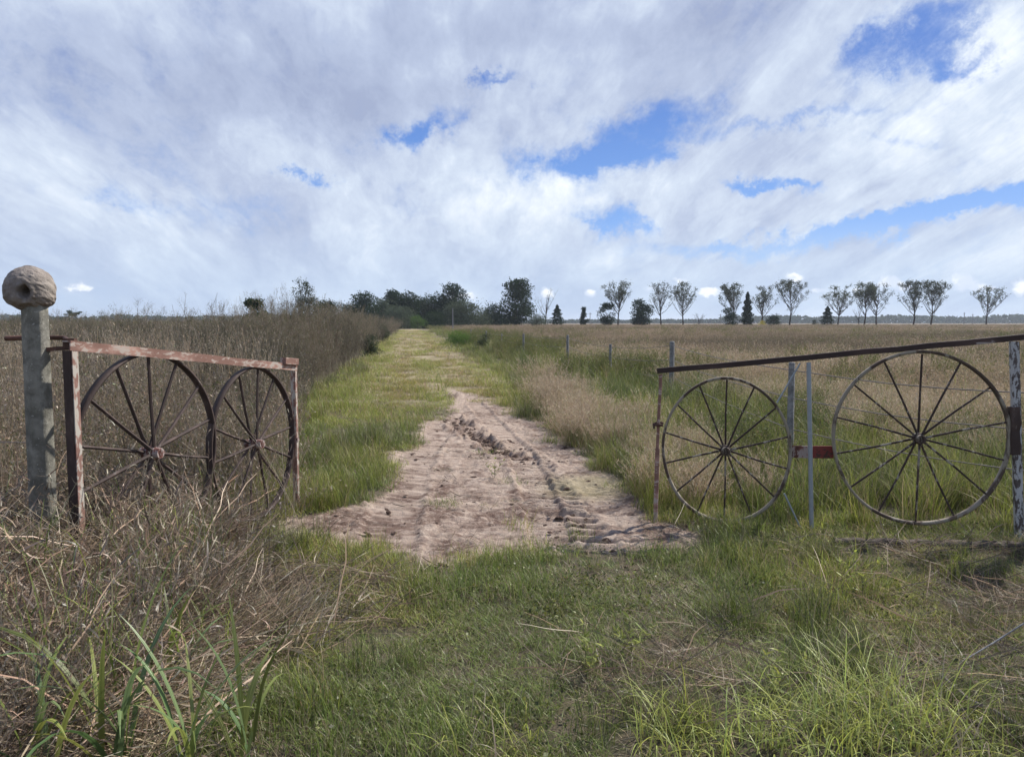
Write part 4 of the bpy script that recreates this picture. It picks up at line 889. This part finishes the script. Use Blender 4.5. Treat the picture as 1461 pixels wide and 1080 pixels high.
def add_leaves(rs, cen, n, rad, size, flat=1.0):
    i = rs.integers(0, len(cen), n); c = cen[i]+rs.normal(0, 1, (n, 3))*rad*np.array([1,1,flat]); v = np.repeat(rs.uniform(0, 1, len(cen))[i]*.6+rs.uniform(0, .4, n), 1)
    V, Fq, cc = leafq(c, rs.uniform(*size, n), v, rs, .75); return V, Fq, cc
def make_tree(kind, seed, h, width, dens=1.0, lean=0.0):
    """returns (trunk mesh, crown mesh) for a tree of height h"""
    rs = np.random.default_rng(seed)
    if kind in ('poplar', 'bare', 'roundbare', 'airy'):
        mb = MB(); r0 = h*.017; W = width/2; zb = {'poplar':.24,'bare':.22,'roundbare':.12,'airy':.2}[kind]
        def env(t): return {'poplar': np.sin(np.clip((t-.22)/.80, 0, 1)**.85*math.pi*.80)**.8, 'roundbare': np.sqrt(np.clip(1-((t-.6)/.42)**2, 0, 1))}.get(kind, np.sin(np.clip((t-.15)/.86, 0, 1)*math.pi*.85)**.9)
        top = Vector((lean*h*.8, 0, h*.97)); tr = [Vector((lean*h*.5*t*t+.012*h*math.sin(t*9+seed), .01*h*math.cos(t*8), h*t-.2)) for t in (0, .12, .25, .40, .58, .78, .97)]
        mb.tube(tr, [r0*1.25, r0, r0*.85, r0*.6, r0*.4, r0*.22, r0*.07], 6, False); tips = []
        nl_ = {'poplar':22,'bare':9,'roundbare':16,'airy':16}[kind]
        for i in range(nl_):
            tb = rs.uniform(zb, .62); k_ = tb*6.2; b0 = int(min(5, np.interp(tb, [0,.12,.25,.40,.58,.78,.97], range(7)))); tt = np.interp(tb, [0,.12,.25,.40,.58,.78,.97], range(7))-b0
            p0 = tr[b0].lerp(tr[b0+1], tt); te = min(.99, tb+rs.uniform(.25, .50)); a = rs.uniform(0, PI2); q = W*float(env(te))*rs.uniform(.45, 1.05)
            p3 = Vector((q*math.cos(a)+lean*h*.5*te, q*math.sin(a), h*te)); p1 = p0.lerp(p3, .35)-Vector((0,0,h*.035)); p2 = p0.lerp(p3, .7)-Vector((0,0,h*.02))
            mb.tube([p0,p1,p2,p3], [r0*.42, r0*.30, r0*.2, r0*.08], 4, False); tips += [p2, p3]
            for j_ in range({'poplar':7,'bare':5,'roundbare':8,'airy':7}[kind]):
                s0 = (p1.lerp(p2, rs.uniform(0,1)) if j_ % 2 else p2.lerp(p3, rs.uniform(0, 1))); d = Vector((rs.normal(0,1), rs.normal(0,1), rs.uniform(.5,1.8))).normalized(); L_ = h*rs.uniform(.06, .15)
                e0 = s0+d*L_; 
                if e0.z > h: e0.z = h*rs.uniform(.95, 1)
                m0 = s0.lerp(e0, .5)+Vector((rs.normal(0,1), rs.normal(0,1), 0))*h*.006; mb.tube([s0, m0, e0], [r0*.13, r0*.09, r0*.05], 3, False); tips += [m0, e0]
                for q_ in range(2):
                    f0 = m0+Vector((rs.normal(0,1), rs.normal(0,1), rs.uniform(0,1.6))).normalized()*h*rs.uniform(.03,.07); mb.tube([m0, f0], [r0*.07, r0*.035], 3, False); tips.append(f0)
        T = np.array([tuple(p) for p in tips]); T = T[T[:,2] > h*.3]
        nl = int({'poplar':2600,'bare':60,'roundbare':500,'airy':3200}[kind]*dens)
        if kind == 'poplar':
            kk = rs.uniform(0, 1, len(T)) < .10+.8*sstep(T[:,2], h*.40, h*.95); T = T[kk] if kk.sum() > 20 else T
        return mb, add_leaves(rs, T, nl, h*.018, (h*.012, h*.028))
    mb = MB(); r0 = h*.02
    if kind == 'conifer':
        mb.tube([(0,0,-.2),(0,0,h*.5),(0,0,h*.95)], [r0, r0*.6, .02], 6)
        n = int(3600*dens); t = rs.uniform(0, 1, n)**.8; z = h*(.06+.94*t); lay = .78+.22*np.sin(z/h*PI2*6+seed); R_ = width/2*(1-t)**.75*lay+.05
        a = rs.uniform(0, PI2, n); q = R_*np.sqrt(rs.uniform(.25, 1.1, n))*(1+.28*np.sin(a*4+t*16+seed))
        c = np.stack([q*np.cos(a), q*np.sin(a), z-q*.12], -1); return mb, leafq(c, rs.uniform(.03, .07, n)*h, rs.uniform(0, 1, n), rs, .5)
    # dense broadleaf: lobes on an uneven envelope
    mb.tube([(0,0,-.2),(.05*h*lean,0,h*.3),(lean*h*.12,0,h*.6)], [r0*1.3, r0, r0*.5], 7)
    nlobe = int(30*dens)+8; L = []; low = {'dense':.03,'clump':.02,'bush':.02,'flat':.55,'twist':.05}[kind]
    for i in range(nlobe):
        t = rs.uniform(low+.06, .93); 
        if kind == 'flat': env = 1.0 if t > .7 else .3
        elif kind == 'twist': env = (.55+.45*math.cos(t*7+seed))*(1.0-.4*t)
        elif kind == 'bush': env = math.sqrt(max(.02, 1-t*t))
        else: env = (.62+.38*math.sin(min(1, t*1.5)*math.pi*.6))*math.sqrt(max(.04, 1-(t)**3.2))
        a = rs.uniform(0, PI2); q = width/2*env*rs.uniform(.2, .82)
        L.append((q*math.cos(a)+lean*h*.12*t, q*math.sin(a), h*t, rs.uniform(.15, .27)*(width if kind != 'flat' else width*.5), rs.uniform(0, .7)))
        if i % 4 == 0: mb.tube([(lean*h*.1*t*.5,0,h*t*.45),(L[-1][0], L[-1][1], L[-1][2]-.1)], [r0*.45, r0*.12], 4, False)
    L = np.array(L); n = int(8500*dens); i = rs.integers(0, len(L), n); d = rs.normal(size=(n, 3)); d /= np.linalg.norm(d, axis=1)[:, None]
    rad = L[i, 3]*rs.uniform(.55, 1.12, n)*(1+.25*np.sin(d[:,0]*5+d[:,2]*6+i)); c = L[i, :3]+d*rad[:, None]*np.array([1, 1, .75 if kind != 'flat' else .35]); c[:,2] = np.maximum(c[:,2], .1); c[:,2] *= h/np.percentile(c[:,2], 99.8)
    return mb, leafq(c, rs.uniform(.022, .055, n)*min(h, 9)*1.1, np.clip(L[i, 4]+rs.uniform(0, .35, n), 0, 1), rs, .65)
proto = {}
def tree(name, kind, px, top, wpx, Y, label, cat, group, leafm, seed, dens=1.0, lean=0.0):
    p = at(px, top, Y); h = p.z; wd = wpx/F*Y
    mb, (V, Fq, cc) = make_tree(kind, seed, h, wd, dens, lean)
    o = empty(name, label, cat, (p.x, Y, 0), 0, group)
    mb.build('trunk', M_BARK, o); link('crown', numesh('crown', V, Fq, leafm, cc), o)
    return o
PG = 'row of thin tall trees along the horizon'
for a in [(883,404,44,'thin tall tree right of the scruffy dark fir, first of the row from the left',1.15,0),(943,405,40,'nearly leafless tall tree, second of the thin row',.45,0),(975,405,36,'tall thin tree leaning by the nearly leafless one',1.0,.03),
          (1047,406,38,'tall thin tree above the dark bush, left of the tall dark cone',1.5,0),(1089,411,36,'tall thin tree just right of the tall dark cone',1.1,0),(1129,401,50,'widest tall thin tree, right of the round dark bush',1.1,0),
          (1198,408,38,'tall thin tree right of the dark pyramid fir, left of the close pair',1.0,0),(1236,404,40,'left tree of the crossing pair of tall thin trees',1.3,0),(1252,406,40,'right leaning tree of the crossing pair',1.0,.12),
          (1306,403,38,'left tree of the close upright pair near the right side',1.3,0),(1331,403,40,'right tree of the close upright pair near the right side',1.4,.03),(1410,410,42,'lone tall thin tree farthest right, above the gate hinge',.9,0)]:
    tree('poplar_tree', 'poplar', a[0], a[1]-1, a[2]*1.12, 215+(a[0]%7), a[3], 'tree', PG, M_LEAF_P, int(a[0]), a[4], a[5])
tree('poplar_tree', 'bare', 1226, 434, 18, 214, 'small bare tree squeezed left of the crossing pair', 'tree', PG, M_LEAF_P, 1226, .8)
tree('bare_tree', 'bare', 778, 411, 42, 205, 'leafless tree leaning right beside the big leafy tree', 'tree', None, M_LEAF_P, 778, .3, .18)
tree('bare_tree', 'roundbare', 997, 446, 22, 260, 'low rounded bare tree between the thin tall trees', 'tree', None, M_LEAF_P, 997, .8)
DG = 'dark firs and bushes before the horizon'
for (px, top, wd, kd, lb, dn, nm) in [(795,435,26,'conifer','squat dark fir right of the leafless leaning tree',1,'fir_tree'),(833,438,14,'twist','slim twisted small dark tree standing apart',.5,'small_tree'),(866,432,26,'clump','scruffy dark tree left of the first thin tall tree',.5,'small_tree'),
        (914,427,36,'clump','broad dark leaning tree between the first two thin tall trees',.8,'small_tree'),(1041,439,24,'clump','dark bush at the foot of the tall thin tree left of the cone',.5,'bush'),(1067,417,21,'conifer','tall narrow dark cone shaped fir',1.1,'fir_tree'),
        (1105,448,26,'bush','low round dark bush left of the widest thin tree',.6,'bush'),(1181,437,26,'conifer','dark pyramid shaped fir in the gap of the thin row',1.1,'fir_tree')]:
    tree(nm, kd, px, top, wd, 210, lb, 'tree' if nm != 'bush' else 'bush', DG, M_LEAF_C, int(px), dn, .25 if px == 914 else 0)
tree('bush', 'bush', 1088, 457, 16, 208, 'small yellow bush at the foot of the thin tall trees', 'bush', None, M_LEAF_Y, 51, .35)
tree('bush', 'bush', 1163, 456, 12, 230, 'tiny dark bush left of the pyramid fir', 'bush', None, M_LEAF_D, 52, .3)
tree('big_tree', 'dense', 736, 398, 52, 200, 'tallest dense dark tree standing alone right of the grove', 'tree', None, M_LEAF_D, 61, 1.4)
GG = 'grove at the end of the track'
for (px, top, wd, kd, lb, dn, Y, mm) in [(706,434,34,'clump','dark low tree leaning on the left of the tallest tree',.8,198,M_LEAF_D),(766,447,26,'clump','pale green low shrub tree right of the tallest tree',.5,196,M_LEAF_G),
        (693,446,20,'bush','low bush between the grove and the tallest tree',.5,200,M_LEAF_D),
        (520,418,40,'dense','dark tree at the left end of the grove',1,190,M_LEAF_D),(545,426,38,'dense','second tree from the left of the grove',1,200,M_LEAF_G),(562,415,30,'dense','tall ragged tree in the grove above the track end',1,205,M_LEAF_C),
        (581,418,34,'dense','round topped tree right of the ragged one',1,202,M_LEAF_D),(604,426,50,'dense','wide tree in the middle of the grove',1.1,210,M_LEAF_G),(622,420,50,'dense','tree left of the highest tree of the grove',1.1,208,M_LEAF_D),
        (645,406,42,'dense','highest tree of the grove, at its right side',1.2,205,M_LEAF_C),(658,428,64,'bush','big round dome of foliage at the right end of the grove',1.4,190,M_LEAF_G),(570,436,46,'bush','paler green dome in front of the grove',1.1,185,M_LEAF_G),
        (596,450,24,'bush','small light green bush right of the pale dome',.6,180,M_LEAF_B),(470,429,44,'bush','rounded dark tree left of the grove behind the thicket',1,195,M_LEAF_D),(502,433,30,'bush','grey green tree between the rounded tree and the grove',.8,215,M_LEAF_G),
        (620,444,34,'bush','dark low shrub under the middle of the grove',.9,186,M_LEAF_D),(535,442,34,'bush','dark low shrub under the left of the grove',.8,186,M_LEAF_C)]:
    tree('grove_tree', kd, px, top-1, wd*1.25, Y, lb, 'tree', GG, mm, int(px)+3, dn)
tree('airy_tree', 'airy', 431, 399, 34, 90, 'light airy tree rising behind the left thicket', 'tree', None, M_LEAF_G, 71, .9)
tree('airy_tree', 'airy', 451, 424, 26, 92, 'lower airy tree right of the taller airy one', 'tree', None, M_LEAF_G, 72, .5)
tree('dark_tree', 'clump', 364, 426, 38, 70, 'compact dark green tree at the left end of the thicket', 'tree', None, M_LEAF_D, 73, 1.0)
tree('flat_tree', 'flat', 103, 443, 26, 300, 'flat topped tree on the far left horizon beside the post', 'tree', None, M_LEAF_D, 81, .6)
for i, (px, top, wd, lb) in enumerate([(20,451,36,'low dark tree at the far left edge of the horizon'),(70,450,30,'low dark tree behind the neck of the nest post'),(92,450,24,'low dark tree left of the flat topped one'),(133,454,22,'small dark tree right of the flat topped one')]):
    tree('distant_tree', 'bush', px, top, wd, 300, lb, 'tree', 'low trees on the left horizon', M_LEAF_D, 90+i, .5)
for (px, py, wd, kd, lb, mm, Y, dn) in [(655,470,50,'bush','bright green leafy shrub beside the track, at the start of the fence',M_LEAF_B,48,.8),(690,476,30,'bush','dark shrub on the fence line right of the bright green shrub',M_LEAF_G,42,.4),
        (529,476,30,'bush','dark green shrub in the edge of the left thicket',M_LEAF_G,34,.5),(546,462,22,'bush','second dark shrub farther along the left thicket',M_LEAF_G,62,.4)]:
    tree('shrub', kd, px, py, wd, Y, lb, 'shrub', 'shrubs beside the track', mm, px, dn)
# far treeline, one mass nobody could count
rs2 = np.random.default_rng(5); n = 26000; X = rs2.uniform(-1150, 1150, n); e = 6+7*fbm(X, X*0, .012, 4, 3)+5*fbm(X, X*0, .05, 2, 5)
e = np.where(fbm(X, X*0, .004, 2, 8) > .33, e, e*.5); c = np.stack([X, 1150+rs2.uniform(-25, 25, n), rs2.uniform(0, 1, n)*e-1.0], -1)
V, Fq, cc = leafq(c, rs2.uniform(3, 7, n), rs2.uniform(0, 1, n), rs2, .7)
tag(link('far_woods', numesh('far_woods', V, Fq, M_LEAF_D, cc)), 'low line of far woods along the whole horizon', None, None, 'stuff')
# poles
for (px, top, Y, r, lb) in [(646,440,120,.10,'grey wooden pole in front of the grove dome'),(842,446,300,.14,'thin pole right of the twisted small tree'),(1028,448,300,.14,'thin pole left of the dark bush'),(1376,446,400,.2,'left one of two thin distant poles before the last tree'),(1388,448,400,.2,'right one of two thin distant poles before the last tree')]:
    p = at(px, top, Y); mb = MB(); mb.tube([(0,0,-.3),(0,0,p.z*.9),(0,0,p.z)], [r, r*.8, r*.75], 7); 
    if Y > 200: mb.bar((-.7,0,p.z-.5),(.7,0,p.z-.5), .12, .12)
    o = mb.build('utility_pole', M_WOOD); o.location = (p.x, Y, 0); tag(o, lb, 'pole', 'poles on the horizon')
# ------------------------------------------------------------------ the air
m_, k_ = mat('haze'); pv = k_.n('ShaderNodeVolumePrincipled'); pv.inputs['Color'].default_value = (.80,.88,1,1); pv.inputs['Density'].default_value = .00019; pv.inputs['Anisotropy'].default_value = .2
o_ = k_.n('ShaderNodeOutputMaterial'); k_.link(pv.outputs[0], o_.inputs['Volume'])
hz_ = MB(); hz_.add([(x, y, z) for z in (-1.3, 30) for x, y in ((-4600,-300),(4600,-300),(4600,5100),(-4600,5100))], [(3,2,1,0),(4,5,6,7),(0,1,5,4),(1,2,6,5),(2,3,7,6),(3,0,4,7)])
tag(hz_.build('haze', m_), 'thin blue haze over the plain', None, None, 'stuff')
